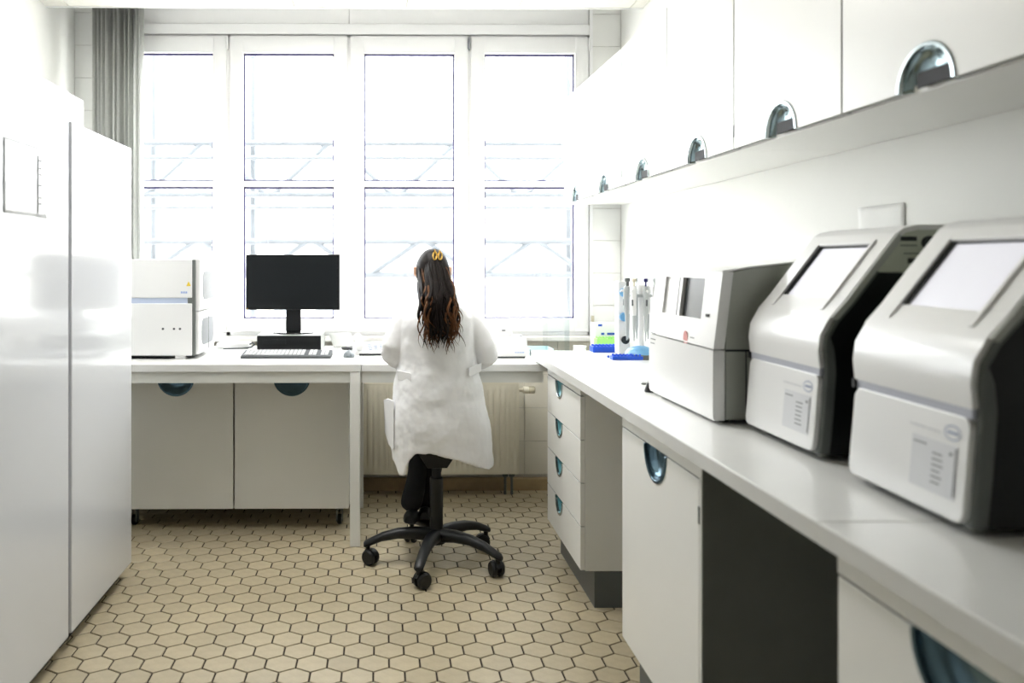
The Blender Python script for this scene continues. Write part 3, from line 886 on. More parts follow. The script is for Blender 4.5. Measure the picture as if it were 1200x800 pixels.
for px_ in (191, 204, 211):
    xx = at(px_, 384, Y=4.265).x + 1.265
    obj('button', lathe(new(), [(.006, -.003), (.006, .004)], (xx, 0, .158), 14, 'y'), 'print_dark', lw)
xx = at(221, 333, Y=4.265).x + 1.265
obj('sticker', prism(new(), [(xx - .012, .38), (xx + .012, .38), (xx, .405)], 'y', -.0012, .001), 'sticker_yellow', uf)
b = new()
for k in range(3): box(b, xx - .04 + k * .012, xx - .031 + k * .012, -.0012, .001, .342, .352)
obj('logo', b, 'pale_blue_print', uf)
obj('base_plate', box(new(), x0 + .02, x1 - .02, .02, .37, .010, .022), 'gap_dark', t)
for xx in (x0 + .08, x1 - .075):
    for yy in (.03, .34):
        obj('foot', box(new(), xx - .028, xx + .028, yy - .02, yy + .02, 0, .018, .003), 'shell_white', t)

# ------------------------------------------------------------------ computer
YP = 4.55
pa, pb = at(301, 400, Y=YP).x, at(376, 400, Y=YP).x
t = thing('desktop_computer', 'flat black desktop computer lying under the monitor', 'computer', ((pa + pb) / 2, YP, ZT))
hw = (pb - pa) / 2
obj('case', box(new(), -hw, hw, .006, .30, .006, .100, .003), 'shell_grey', t, 40)
obj('front_bezel', box(new(), -hw, hw, 0, .008, .006, .096, .003), 'black_plastic', t, 40)
obj('drive_slot', box(new(), -hw + .03, -hw + .16, -.002, .002, .05, .075), 'screen_off', t)
b = new()
for sx in (-1, 1):
    for yy in (.04, .26): lathe(b, [(.012, 0), (.012, .007)], (sx * (hw - .03), yy, 0), 12)
obj('feet', b, 'black_plastic', t)
mx = at(343, 330, Y=4.64).x; ma = at(288, 330, Y=4.64).x; mb = at(398, 330, Y=4.64).x
t = thing('monitor', 'black flat monitor standing on the desktop computer', 'monitor', (mx, 4.70, ZT + .1002))
z0 = at(343, 363, Y=4.64).z - t.location.z; z1 = at(343, 298, Y=4.64).z - t.location.z
m0, m1 = ma - mx, mb - mx
obj('housing', box(new(), m0, m1, -.060, -.028, z0, z1, .004), 'black_plastic', t, 40)
obj('screen', box(new(), m0 + .012, m1 - .012, -.0615, -.059, z0 + .016, z1 - .012), 'screen_off', t)
obj('back_cover', box(new(), m0 + .06, m1 - .06, -.03, .0, z0 + .05, z1 - .05, .01), 'black_plastic', t, 40)
obj('neck', box(new(), -.042, .042, -.03, -.008, .012, z0 + .10, .003), 'black_plastic', t, 40)
b = new(); lathe(b, [(.118, 0), (.12, .003), (.115, .008), (.05, .014), (.045, .015)], (0, -.02, 0), 36)
for v in b.verts: v.co.y = -.02 + (v.co.y + .02) * .85
obj('stand_base', b, 'black_gloss', t, 40)
obj('status_light', box(new(), m0 + .004, m0 + .012, -.062, -.059, z0 + .003, z0 + .010), 'gold', t)

ka, kb = at(280, 419, Z=ZT + .01).x, at(387, 419, Z=ZT + .01).x
t = thing('keyboard', 'black keyboard with pale keys in front of the monitor', 'keyboard', ((ka + kb) / 2, 4.29, ZT))
hw = (kb - ka) / 2
prof = [(0, 0), (0, .012), (.012, .016), (.15, .030), (.155, .026), (.155, 0)]
obj('keyboard_base', prism(new(), prof, 'x', -hw, hw, .003), 'print_dark', t, 40)
b = new()
for r_ in range(6):
    yy = .018 + r_ * .021; zz = .016 + (yy - .012) * .1014
    for k in range(21):
        xx = -hw + .014 + k * (2 * hw - .028) / 21
        if k in (15, 18) : continue
        if r_ == 0 and 4 <= k <= 9: continue
        box(b, xx + .001, xx + .0185, yy, yy + .017, zz - .002, zz + .006, .0012, 1)
    if r_ == 0: box(b, -hw + .014 + 4 * (2 * hw - .028) / 21, -hw + .014 + 10 * (2 * hw - .028) / 21 - .003, yy, yy + .017, zz - .002, zz + .006, .0012, 1)
tag(obj('keys', b, 'label_lilac' if 'label_lilac' in M else 'label_grey', t), kind='stuff')

p = at(409, 418, Z=ZT)
t = thing('computer_mouse', 'small grey computer mouse beside the keyboard', 'mouse', (p.x, p.y, ZT))
b = new(); rings = []
for (y_, rx_, rz_) in ((-.05, .012, .010), (-.042, .024, .022), (-.02, .030, .033), (.01, .031, .036), (.035, .027, .028), (.05, .012, .012)):
    rings.append([(rx_ * math.cos(a), y_, max(0, rz_ * math.sin(a)) + .001) for a in [PI * k / 9 for k in range(10)]])
loft(b, rings); obj('shell', b, 'mouse_grey', t, 50)
obj('wheel', lathe(new(), [(.006, -.004), (.008, -.002), (.008, .002), (.006, .004)], (0, .028, .030), 14, 'x'), 'black_plastic', t)

# ------------------------------------------------------------------ clutter left of the person
p = at(256, 409, Z=ZT); q = at(298, 409, Z=ZT)
t = thing('flat_box', 'low white drive box with a loose lead by the tall analyser', 'drive box', ((p.x + q.x) / 2 - .02, p.y + .02, ZT))
obj('case', box(new(), -.10, .085, 0, .12, .003, .032, .004), 'shell_white', t, 40)
obj('base_seam', box(new(), -.098, .083, .002, .118, 0, .004), 'trim_grey', t)
obj('lead', tube(new(), [(.085, .05, .022), (.105, .04, .030), (.118, .02, .022), (.105, .0, .010), (.06, -.02, .006), (.0, -.03, .005), (-.05, -.05, .005)], .004, 8), 'print_dark', t, True)
# telephone
p = at(434, 407, Z=ZT)
t = thing('desk_telephone', 'white desk telephone with keypad beside the person', 'telephone', (p.x + .02, 4.465, ZT), R(6))
prof = [(0, 0), (0, .018), (.17, .055), (.18, .05), (.18, 0)]
ph = obj('base', prism(new(), prof, 'x', -.10, .10, .004), 'shell_white', t, 40)
b = new()
for i in range(3):
    for j in range(4):
        yy = .025 + j * .028; zz = .018 + yy * .2176; xx = -.02 + i * .032
        box(b, xx, xx + .022, yy, yy + .016, zz - .004, zz + .005, .001, 1)
tag(obj('keypad', b, 'emblem_grey', ph), kind='stuff')
b = new(); tube(b, [(-.070, .0, .038), (-.072, .03, .058), (-.072, .09, .072), (-.072, .14, .082), (-.070, .17, .072)], [.022, .024, .016, .024, .022], 12)
obj('handset', b, 'shell_white', t, True)
# scissors and pen
p = at(412, 409, Z=ZT)
t = thing('scissors', 'black-handled scissors lying open on the table', 'scissors', (at(408, 405, Y=4.76).x, 4.76, ZT + .004), R(35))
for s in (-1, 1):
    b = new(); tube(b, [(s * .028 + .022 * math.cos(2 * PI * k / 14), -.03 + .032 * math.sin(2 * PI * k / 14), .005) for k in range(15)], .007, 8)
    h = obj('handle', b, 'black_plastic', t, True)
    b = new(); prism(b, [(s * .015, 0), (s * .008, .0), (-s * .022, .10), (-s * .012, .06)], 'z', .003 + s * .0008, .0045 + s * .0008)
    obj('blade', b, 'chrome', t)
obj('pivot', lathe(new(), [(.004, .001), (.004, .008)], (0, .022, 0), 12), 'trim_grey', t)
p = at(436, 413, Y=4.42)
t = thing('pen', 'black pen lying by the telephone', 'pen', (p.x, 4.42, ZT + .006), R(2))
obj('barrel', tube(new(), [(-.07, 0, 0), (.05, 0, 0), (.066, 0, 0), (.072, 0, 0)], [.0055, .0055, .004, .001], 10), 'black_plastic', t, True)
obj('clip', box(new(), -.068, -.03, -.001, .001, .005, .0075), 'chrome', t)
t = thing('leaning_papers', 'loose white papers leaning behind the scissors', 'papers', (at(397, 400, Y=4.84).x, 4.84, ZT), 0)
for k, (dx, an) in enumerate(((0, .35), (.022, .5), (.05, .25))):
    b = sheet(0, .07, 0, .085, 0, .002, 6, 6)
    for v in b.verts: v.co.x -= v.co.z * an; v.co.x += dx - .03; v.co.y += v.co.z * .2 + k * .01
    o = obj('paper_sheet', b, 'paper', t, True); o.modifiers.new('t', 'SOLIDIFY').thickness = .001

# ------------------------------------------------------------------ right of the person, on the table
da, db = at(582, 419, Y=4.29).x, at(618, 419, Y=4.29).x
t = thing('label_printer', 'small white bench device with raised lid beside the person', 'bench device', ((da + db) / 2, 4.29, ZT))
hw = (db - da) / 2
obj('body', box(new(), -hw - .02, hw, 0, .20, .008, .108, .008, 3), 'shell_white', t, 40)
b = new(); prism(b, [(.09, .1075), (.09, .150), (.10, .180), (.19, .180), (.19, .1075)], 'x', -hw - .015, hw * .2, .006)
ld = obj('raised_lid', b, 'shell_white', t, 40)
obj('lid_slot', box(new(), -.04, -.022, .087, .091, .136, .142), 'print_dark', ld)
obj('top_knob', lathe(new(), [(.010, .107), (.010, .112), (.006, .114)], (hw * .68, .06, 0), 12), 'print_grey', t)
b = new()
for k in range(4): box(b, .015 + k * .013, .025 + k * .013, -.001, .002, .028, .033)
obj('print', b, 'pale_blue_print', t)
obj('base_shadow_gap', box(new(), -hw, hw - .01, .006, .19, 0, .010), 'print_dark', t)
# acrylic stand
p = at(654, 402, Y=4.52)
t = thing('acrylic_stand', 'tall clear acrylic stand on the table by the window', 'acrylic stand', (p.x, 4.52, ZT))
hw = at(667, 380, Y=4.52).x - p.x
for s in (-1, 1): obj('side_panel', box(new(), s * hw - .002, s * hw + .002, 0, .11, 0, .225), 'acrylic', t)
obj('front_panel', box(new(), -hw, hw, -.004, 0, 0, .225), 'acrylic', t)
obj('shelf', box(new(), -hw + .002, hw - .002, 0, .11, .0, .005), 'acrylic', t)
# teal tray
p0_, p1_ = at(622, 412, Y=4.40), at(650, 406, Y=4.40)
t = thing('teal_tray', 'shallow translucent teal tray beside the bench end', 'tray', ((p0_.x + p1_.x) / 2, 4.42, ZT))
hw = (p1_.x - p0_.x) / 2
b = new(); box(b, -hw, hw, 0, .16, 0, .004); 
obj('tray_floor', b, 'teal_plastic', t)
b = new(); box(b, -hw, -hw + .004, 0, .16, .004, .034); box(b, hw - .004, hw, 0, .16, .004, .034); box(b, -hw, hw, 0, .004, .004, .03); box(b, -hw, hw, .156, .16, .004, .036)
obj('tray_rim', b, 'teal_plastic', t)
# white carton with blue print, behind a green rack
YQ = 4.54
ca, cb = at(697, 390, Y=YQ).x, at(731, 390, Y=YQ).x
t = thing('printed_carton', 'white carton with blue bars behind the green rack', 'box', ((ca + cb) / 2, YQ, ZT))
hw = (cb - ca) / 2
obj('carton_body', box(new(), -hw, hw, 0, .10, 0, .165, .002, 1), 'shell_white', t)
b = new(); z = at(710, 391, Y=YQ).z - ZT; box(b, -.012, hw - .012, -.001, .001, z - .006, z + .006); box(b, -.045, -.028, -.001, .001, z - .006, z + .006)
z = at(702, 381, Y=YQ).z - ZT; box(b, -.062, -.040, -.001, .001, z - .006, z + .006)
obj('blue_print', b, 'print_blue', t)
def rack(name, lab, loc, rz, L, D, H, m, nx, ny, tubes=None, cat='rack', pad=.012):
    t = thing(name, lab, cat, loc, rz)
    obj('rack_body', box(new(), -L / 2, L / 2, 0, D, 0, H, .003), m, t, 40)
    b = new()
    for i in range(nx):
        for j in range(ny):
            x = -L / 2 + pad + (L - 2 * pad) * i / (nx - 1); y = pad + (D - 2 * pad) * j / max(1, ny - 1)
            lathe(b, [(.0058, H - .002), (.0062, H + .004), (.0045, H + .008)], (x, y, 0), 10)
    obj('tube_caps', b, tubes or m, t, True)
    return t
p = at(708, 403, Y=4.50)
rack('green_tube_rack', 'bright green tube rack in front of the white carton', (p.x + .02, 4.44, ZT), 0, .15, .07, .088, 'rack_green', 8, 4)
pa, pb = at(695, 413, Z=ZB), at(734, 413, Z=ZB)
rack('blue_tube_rack', 'long dark blue tube rack at the far end of the bench', ((pa.x + pb.x) / 2, pa.y, ZB), 0, pb.x - pa.x, .07, .030, 'rack_blue', 9, 3)
pa, pb = at(718, 422, Z=ZB), at(754, 422, Z=ZB)
rack('blue_tube_rack', 'flat blue tube rack next to the pipette stand', ((pa.x + pb.x) / 2, pa.y, ZB), 0, pb.x - pa.x, .05, .018, 'rack_blue', 8, 2)
t = thing('tube', 'tiny white tube with dark cap beside the flat blue rack', 'tube', (at(716, 419, Z=ZB).x, at(716, 419, Z=ZB).y, ZB + .006), R(20))
obj('tube_body', tube(new(), [(-.012, 0, 0), (.012, 0, 0), (.022, 0, 0)], [.0055, .0055, .002], 10), 'shell_white', t, True)
obj('tube_cap', tube(new(), [(-.018, 0, 0), (-.012, 0, 0)], .006, 10), 'print_blue', t, True)
# crumpled wipes
t = thing('paper_wipe', 'crumpled white wipe between acrylic stand and green rack', 'wipe', (at(678, 402, Y=4.5).x, 4.48, ZT))
b = sheet(-.035, .035, 0, .05, 0, .008, 8, 8, .7)
obj('wipe', b, 'paper', t, True).modifiers.new('t', 'SOLIDIFY').thickness = .001

# pipette stand with pipettes hanging round it
pc = at(754, 421, Z=ZB)
cx, cy = pc.x + .005, pc.y + .05
t = thing('pipette_stand', 'round pipette carousel with blue-grey base on the bench', 'pipette stand', (cx, cy, ZB))
b = new(); lathe(b, [(.075, 0), (.078, .004), (.076, .022), (.060, .045), (.030, .055), (.016, .06)], (0, 0, 0), 28)
obj('stand_base', b, 'pipette_blue', t, 40)
obj('base_ring', lathe(new(), [(.079, .0), (.081, .004), (.081, .018), (.079, .022)], (0, 0, 0), 28), 'trim_grey', t, 40)
obj('pole', lathe(new(), [(.016, .055), (.014, .10), (.014, .30), (.02, .31), (.02, .345), (.012, .352)], (0, 0, 0), 18), 'shell_white', t, 40)
b = new(); lathe(b, [(.02, .288), (.053, .290), (.053, .302), (.02, .304)], (0, 0, 0), 24)
obj('holder_ring', b, 'pipette_grey', t, 40)
caps = ['pipette_navy', 'pipette_grey', 'pipette_blue', 'shell_white', 'chrome', 'black_plastic', 'trim_grey', 'beige_plastic']
labs = {'pipette_navy': 'pipette with navy plunger hanging on the carousel', 'pipette_grey': 'grey pipette hanging on the carousel', 'pipette_blue': 'pipette with sky-blue plunger hanging on the carousel',
        'shell_white': 'all-white pipette hanging on the carousel', 'chrome': 'pipette with chrome plunger hanging on the carousel', 'trim_grey': 'pipette with dark grey plunger hanging on the carousel', 'beige_plastic': 'pipette with beige plunger hanging on the carousel', 'black_plastic': 'pipette with black plunger hanging on the carousel'}
for k in range(8):
    a = R(270 + 45 * k)
    pt = thing('pipette', labs[caps[k]], 'pipette', (cx + .068 * math.cos(a), cy + .068 * math.sin(a), ZB + .085), a, 'pipettes on the stand')
    b = new(); tube(b, [(0, 0, .255), (.002, 0, .24), (.004, 0, .19), (.002, 0, .145), (0, 0, .12)], [.012, .0145, .0125, .0125, .010], 12)
    obj('grip', b, 'shell_white' if k % 2 else 'pipette_grey', pt, True)
    b = new(); tube(b, [(0, 0, .125), (0, 0, .06), (0, 0, .03), (0, 0, 0)], [.0085, .0065, .004, .0025], 10)
    obj('shaft', b, 'pipette_grey', pt, True)
    b = new(); lathe(b, [(.004, .25), (.004, .275), (.0095, .278), (.0095, .290), (.007, .293)], (0, 0, 0), 14)
    obj('plunger', b, caps[k], pt, 40)
    obj('finger_hook', tube(new(), [(.010, 0, .232), (.024, 0, .236), (.030, 0, .228)], [.005, .005, .004], 8), 'shell_white', pt, True)
    obj('volume_window', box(new(), .011, .0165, -.004, .004, .165, .195, .001, 1), 'print_dark', pt)
# slim white dispenser rack with blue knobs beside it
pd = at(733, 418, Y=4.02)
t = thing('dispenser_tower', 'slim white dispenser with blue knobs beside the pipettes', 'dispenser', (pd.x - .005, 4.02, ZB))
obj('tower', box(new(), -.03, .028, 0, .07, 0, .36, .006, 3), 'shell_white', t, 40)
for z in (.305, .185):
    obj('knob', lathe(new(), [(.016, -.018), (.022, -.014), (.022, 0), (.018, .003)], (-.004, 0, z), 20, 'y'), 'pipette_blue', t, 40)
obj('nozzle', lathe(new(), [(.020, -.045), (.016, -.02), (.010, 0), (.008, .004)], (-.008, 0, .075), 18, 'y'), 'black_plastic', t, 40)
# flat pad and dark rubber knob beside the boxy analyser
p = at(745, 441, Z=ZB)
t = thing('thin_tray', 'thin white plate with dark edge on the bench by the boxy analyser', 'plate', (p.x, p.y, ZB), R(-12))
obj('plate', box(new(), 0, .20, -.22, .02, .004, .010, .001, 1), 'shell_white', t)
obj('plate_edge', box(new(), .001, .199, -.219, .019, 0, .0042), 'trim_grey', t)
p = at(760, 460, Z=ZB)
t = thing('rubber_foot', 'black rubber-tipped white clamp at the foot of the boxy analyser', 'clamp', (p.x + .015, p.y + .02, ZB))
obj('rubber_tip', lathe(new(), [(.022, 0), (.022, .006), (.014, .030), (.008, .034)], (0, 0, 0), 16), 'black_plastic', t, 40)
obj('clamp_top', lathe(new(), [(.010, .033), (.013, .038), (.010, .052)], (0, 0, 0), 14), 'shell_white', t, 40)

# ------------------------------------------------------------------ swivel stool
CX, CY = .245, 3.825
t = thing('swivel_chair', 'black five-star swivel chair under the person', 'chair', (CX, CY, 0))
for k in range(5):
    a = R(37 + 72 * k); d = Vector((math.cos(a), math.sin(a), 0)); n = Vector((-d.y, d.x, 0))
    b = new(); rings = []
    for (r_, z_, hw_, hh) in ((.02, .132, .036, .034), (.10, .142, .031, .029), (.18, .140, .027, .025), (.255, .124, .024, .021), (.305, .103, .023, .018), (.332, .092, .021, .016), (.340, .088, .012, .010)):
        c = d * r_ + Vector((0, 0, z_)); rings.append([c + n * (hw_ * (math.cos(q) if abs(math.cos(q)) > .01 else 0)) + Vector((0, 0, hh * math.sin(q))) for q in [2 * PI * j / 12 for j in range(12)]])
    loft(b, rings); leg = obj('base_leg', b, 'black_plastic', t, True)
    o = d * .320 + Vector((0, 0, .035)); wv = Vector((math.cos(a + .9), math.sin(a + .9), 0))
    b = new(); pv = Vector((-wv.y, wv.x, 0)); c0 = o + pv * .016
    for s in (-1, 1):
        prof = [(.028, .006), (.035, .010), (.035, .022), (.029, .029)]
        rg = []
        for (r_, t_) in prof:
            rg.append([c0 + wv * (s * t_) + pv * (r_ * math.cos(2 * PI * j / 20)) + Vector((0, 0, r_ * math.sin(2 * PI * j / 20))) for j in range(20)])
        loft(b, rg)
    ca_ = obj('castor', b, 'black_plastic', t, 40)
    b = new(); tube(b, [c0 - wv * .008, c0 + wv * .008], .012, 10); tube(b, [o + Vector((0, 0, .0)), o + Vector((0, 0, .062))], .011, 10)
    rg = []
    for (hw_) in (-.012, .012):
        rg.append([c0 + wv * hw_ + pv * (.038 * math.cos(q)) + Vector((0, 0, .038 * math.sin(q))) for q in [R(20 + 140 * j / 8) for j in range(9)]])
    loft(b, rg); obj('castor_hood', b, 'black_plastic', ca_, 40)
obj('hub', lathe(new(), [(.030, .090), (.040, .095), (.042, .150), (.034, .165)], (0, 0, 0), 24), 'black_plastic', t, 40)
obj('lift_column', lathe(new(), [(.031, .155), (.031, .395), (.028, .40)], (0, 0, 0), 20), 'black_plastic', t, 40)
obj('piston', lathe(new(), [(.022, .395), (.022, .52)], (0, 0, 0), 18), 'gap_dark', t, 40)
b = new(); prism(b, [(-.045, .46), (.045, .46), (.10, .545), (-.10, .545)], 'y', -.08, .12, .006)
obj('mechanism', b, 'black_plastic', t, 40)
obj('adjust_lever', tube(new(), [(.06, .02, .525), (.17, .02, .520), (.20, .02, .512)], [.006, .006, .009], 8), 'black_plastic', t, True)
b = new(); lathe(b, [(.10, .545), (.150, .55), (.166, .565), (.168, .59), (.16, .606), (.12, .612), (.05, .608)], (0, .045, 0), 32)
obj('seat', b, 'black_plastic', t, 60)

# ------------------------------------------------------------------ the person
P = thing('person', 'person with long brown hair in white lab coat, seated from behind', 'person', (.25, 3.85, 0))
def sk(name, verts, edges, m, root=0, sub=2):
    """one continuous skinned surface over a joint skeleton; verts are (x, y, z, radius or (rx, ry))"""
    me = bpy.data.meshes.new(name)
    off = root_off(P)
    me.from_pydata([Vector(v[:3]) - off for v in verts], edges, [])
    me.materials.append(M[m])
    o = bpy.data.objects.new(name, me); C.objects.link(o); o.parent = P
    md = o.modifiers.new('skin', 'SKIN'); md.use_smooth_shade = True
    for i, v in enumerate(verts):
        r_ = v[3] if isinstance(v[3], tuple) else (v[3], v[3])
        me.skin_vertices[0].data[i].radius = r_; me.skin_vertices[0].data[i].use_root = (i == root)
    s = o.modifiers.new('sub', 'SUBSURF'); s.levels = sub; s.render_levels = sub
    return o
# body: pelvis, spine, neck, arms down to the hands with five fingers each
bv = [(.25, 3.88, .70, .11), (.25, 3.86, .82, .10), (.245, 3.84, .95, .095), (.245, 3.84, 1.08, .10), (.245, 3.84, 1.17, .07), (.242, 3.85, 1.235, .048), (.238, 3.865, 1.30, .05)]
be = [(i, i + 1) for i in range(6)]
def arm(sx, sh, el, wr, hd):
    i0 = len(bv)
    bv.extend([sh + (.045,), el + (.038,), wr + (.024,)])
    be.extend([(4, i0), (i0, i0 + 1), (i0 + 1, i0 + 2)])
    w_ = Vector(wr); h_ = Vector(hd); d = (h_ - w_).normalized(); side = Vector((d.y, -d.x, 0)).normalized() * sx
    palm = w_ + d * .05; bv.append(tuple(palm) + ((.026, .016),)); be.append((i0 + 2, i0 + 3)); pi_ = i0 + 3
    for f, ln in enumerate((.070, .078, .073, .058)):
        base = w_ + d * .085 + side * (-.028 + f * .0185) + Vector((0, 0, .004)); j = len(bv)
        bv.append(tuple(base) + (.0095,)); bv.append(tuple(base + d * ln * .5 + Vector((0, 0, .006))) + (.0085,)); bv.append(tuple(base + d * ln * .92 + Vector((0, 0, -.012))) + (.007,))
        be.extend([(pi_, j), (j, j + 1), (j + 1, j + 2)])
    j = len(bv); base = w_ + d * .03 - side * .032
    bv.append(tuple(base) + (.011,)); bv.append(tuple(base + d * .035 - side * .018 + Vector((0, 0, -.004))) + (.010,)); bv.append(tuple(base + d * .062 - side * .018 + Vector((0, 0, -.010))) + (.008,))
    be.extend([(i0 + 2, j), (j, j + 1), (j + 1, j + 2)])
arm(1, (.085, 3.84, 1.13), (.045, 3.83, .965), (.13, 4.13, .945), (.20, 4.25, .925))
arm(-1, (.405, 3.84, 1.13), (.482, 3.83, .965), (.40, 4.13, .945), (.33, 4.25, .925))
body = sk('body', bv, be, 'skin', 0)
# head, shaped: skull, jaw, nose, brow
b = new(); hc = Vector((.230, 3.872, 1.358)); seg, rg_ = 28, 20
rings = []
for j in range(1, rg_):
    th = PI * j / rg_; ring = []
    for k in range(seg):
        a = 2 * PI * k / seg; x, y, z = math.sin(th) * math.cos(a), math.sin(th) * math.sin(a), math.cos(th)
        fx, fy, fz = .071, .090, .104
        if z < 0: fx *= 1 + .22 * z; fy *= (1 + .05 * z) if y > 0 else (1 + .30 * z)
        p = Vector((x * fx, y * fy, z * fz))
        if y > .75:
            fr = (y - .75) / .25
            if abs(p.x) < .016 and -.035 < p.z < .012: p.y += .020 * (1 - abs(p.x) / .016) * (1 if p.z < -.01 else .5)
            if abs(abs(p.x) - .030) < .014 and -.005 < p.z < .018: p.y -= .006
        ring.append(hc + p)
    rings.append(ring)
loft(b, rings); hd = obj('head', b, 'skin', P, True, world=True)
for s in (-1, 1):
    e = new(); lathe(e, [(.001, -.012), (.009, -.008), (.012, 0), (.009, .008), (.001, .012)], (hc.x + s * .029, hc.y + .074, hc.z + .006), 14, 'y'); obj('eye', e, 'eye_white', hd, True, world=True)
    e = new(); lathe(e, [(.001, .0118), (.0055, .0116), (.005, .0126), (.001, .0128)], (hc.x + s * .029, hc.y + .074, hc.z + .006), 12, 'y'); obj('iris', e, 'hair_dark', hd, True, world=True)
    e = new(); tube(e, [(hc.x + s * .068, hc.y + .0, hc.z + .022), (hc.x + s * .080, hc.y - .010, hc.z + .016), (hc.x + s * .080, hc.y - .010, hc.z - .010), (hc.x + s * .068, hc.y + .002, hc.z - .026)], [.010, .012, .010, .007], 10); obj('ear', e, 'skin', hd, True, world=True)
e = new(); tube(e, [(hc.x - .024, hc.y + .076, hc.z - .056), (hc.x, hc.y + .084, hc.z - .056), (hc.x + .024, hc.y + .076, hc.z - .056)], [.003, .007, .003], 10); obj('mouth', e, 'lip', hd, True, world=True)

# lab coat: one surface fused from torso, skirt shell and sleeves
def ring(cx, cy, rx, ry, z, n=48, e=2.3, zf=None, wav=0.0, ph=0.0):
    out = []
    for k in range(n):
        a = 2 * PI * k / n; c, s = math.cos(a), math.sin(a)
        q = (abs(c) ** e + abs(s) ** e) ** (-1 / e)
        q *= 1 + wav * math.sin(5 * a + ph) + wav * .6 * math.sin(9 * a + 2 * ph + 1)
        out.append(Vector((cx + rx * q * c, cy + ry * q * s, (zf(a) if zf else z))))
    return out
def hem(a):
    """hem height round the coat; a in degrees from the right, -90 is the back"""
    d = math.degrees(a); d = d - 360 if d > 180 else d
    K = [(-180, .54), (-168, .50), (-150, .47), (-140, .415), (-133, .44), (-125, .535), (-105, .54), (-90, .528), (-75, .512), (-60, .49), (-42, .455), (-25, .438), (-8, .44), (20, .47), (60, .55), (90, .58), (130, .56), (180, .54)]
    for (a0, z0), (a1, z1) in zip(K, K[1:]):
        if a0 <= d <= a1: return z0 + (z1 - z0) * (d - a0) / (a1 - a0)
    return .54
tors = [(.262, 3.862, .236, .195, .66, .012), (.257, 3.858, .222, .185, .73, .008), (.253, 3.852, .210, .172, .80, .004), (.250, 3.845, .196, .155, .87, .002), (.248, 3.84, .184, .142, .93, .002), (.247, 3.84, .176, .138, .99, 0),
        (.247, 3.84, .176, .136, 1.05, 0), (.247, 3.84, .180, .132, 1.10, 0), (.247, 3.84, .178, .122, 1.145, 0), (.246, 3.842, .150, .106, 1.185, 0), (.245, 3.845, .108, .086, 1.215, 0), (.243, 3.85, .080, .068, 1.24, 0), (.242, 3.852, .066, .060, 1.262, 0)]
b = new()
outer = [ring(a[0], a[1], a[2], a[3], a[4], wav=a[5], ph=.4) for a in tors]
def skirt(f, dz):
    rows = []
    for (tt, cx_, cy_, rx_, ry_, wv_) in ((0, .272, 3.872, .246, .205, .030), (.35, .268, 3.868, .243, .202, .024), (.7, .265, 3.865, .240, .199, .018)):
        rows.append(ring(cx_, cy_, rx_ - f, ry_ - f, 0, zf=lambda a, tt=tt: hem(a) + dz + (.66 - hem(a) - dz) * tt, wav=wv_, ph=.4))
    return rows
so, si = skirt(0, 0), skirt(.013, .0)
top_in = ring(tors[0][0], tors[0][1], tors[0][2] - .013, tors[0][3] - .013, .655, wav=.012, ph=.4)
loft(b, [top_in] + si[::-1] + so + outer, True, True)
def sleeve(pts, rad):
    tube(b, pts, rad, 20)
sleeve([(.15, 3.845, 1.145), (.108, 3.845, 1.138), (.084, 3.842, 1.105), (.064, 3.84, 1.05), (.048, 3.835, 1.005), (.044, 3.84, .972), (.058, 3.885, .955), (.085, 3.97, .952), (.115, 4.07, .952), (.128, 4.115, .950)],
       [.068, .066, .062, .057, .056, .058, .055, .052, .048, .047])
sleeve([(.34, 3.845, 1.145), (.386, 3.845, 1.138), (.416, 3.842, 1.105), (.446, 3.84, 1.05), (.470, 3.835, 1.005), (.480, 3.84, .972), (.468, 3.885, .955), (.440, 3.97, .952), (.412, 4.07, .952), (.402, 4.115, .950)],
       [.068, .066, .062, .057, .056, .058, .055, .052, .048, .047])
# pleats and soft folds pressed into the mesh
coat = obj('lab_coat', b, 'coat_white', P, True, world=True)
md = coat.modifiers.new('fuse', 'REMESH'); md.mode = 'VOXEL'; md.voxel_size = .0055; md.use_smooth_shade = True
md = coat.modifiers.new('relax', 'SMOOTH'); md.factor = .5; md.iterations = 6
tx = bpy.data.textures.new('folds', 'CLOUDS'); tx.noise_scale = .14; tx.noise_depth = 3
md = coat.modifiers.new('folds', 'DISPLACE'); md.texture = tx; md.strength = .022; md.mid_level = .5; md.texture_coords = 'LOCAL'
md = coat.modifiers.new('relax2', 'SMOOTH'); md.factor = .5; md.iterations = 2
# collar, belt tabs, pocket flap
b = new(); rr_ = []
for (rx_, ry_, z_) in ((.070, .064, 1.235), (.084, .080, 1.226), (.088, .084, 1.232), (.072, .066, 1.272), (.066, .060, 1.272)):
    rr_.append([Vector((.243 + rx_ * math.cos(2 * PI * k / 32), 3.852 + ry_ * math.sin(2 * PI * k / 32), z_)) for k in range(32)])
loft(b, rr_, False, False); obj('collar', b, 'coat_white', coat, True, world=True)
def tab(pts, th=.008):
    b = new(); A = [b.verts.new(p) for p in pts]; B = [b.verts.new((p[0], p[1] + th, p[2])) for p in pts]; n = len(pts)
    b.faces.new(A); b.faces.new(B[::-1])
    for i in range(n): b.faces.new([A[i], B[i], B[(i + 1) % n], A[(i + 1) % n]])
    bmesh.ops.recalc_face_normals(b, faces=b.faces[:]); bmesh.ops.bevel(b, geom=b.edges[:], offset=.002, segments=2, profile=.5, affect='EDGES')
    return obj('belt_tab', b, 'coat_white', coat, 40, world=True)
tab([(.060, 3.775, .905), (.062, 3.775, .862), (.125, 3.715, .858), (.126, 3.712, .868), (.122, 3.714, .900)])
tab([(.385, 3.712, .925), (.383, 3.714, .893), (.392, 3.716, .884), (.448, 3.765, .902), (.450, 3.765, .940)])
tab([(.020, 3.83, .765), (.000, 3.80, .760), (.004, 3.79, .62), (.020, 3.80, .56), (.045, 3.76, .54), (.045, 3.76, .765)], .02)
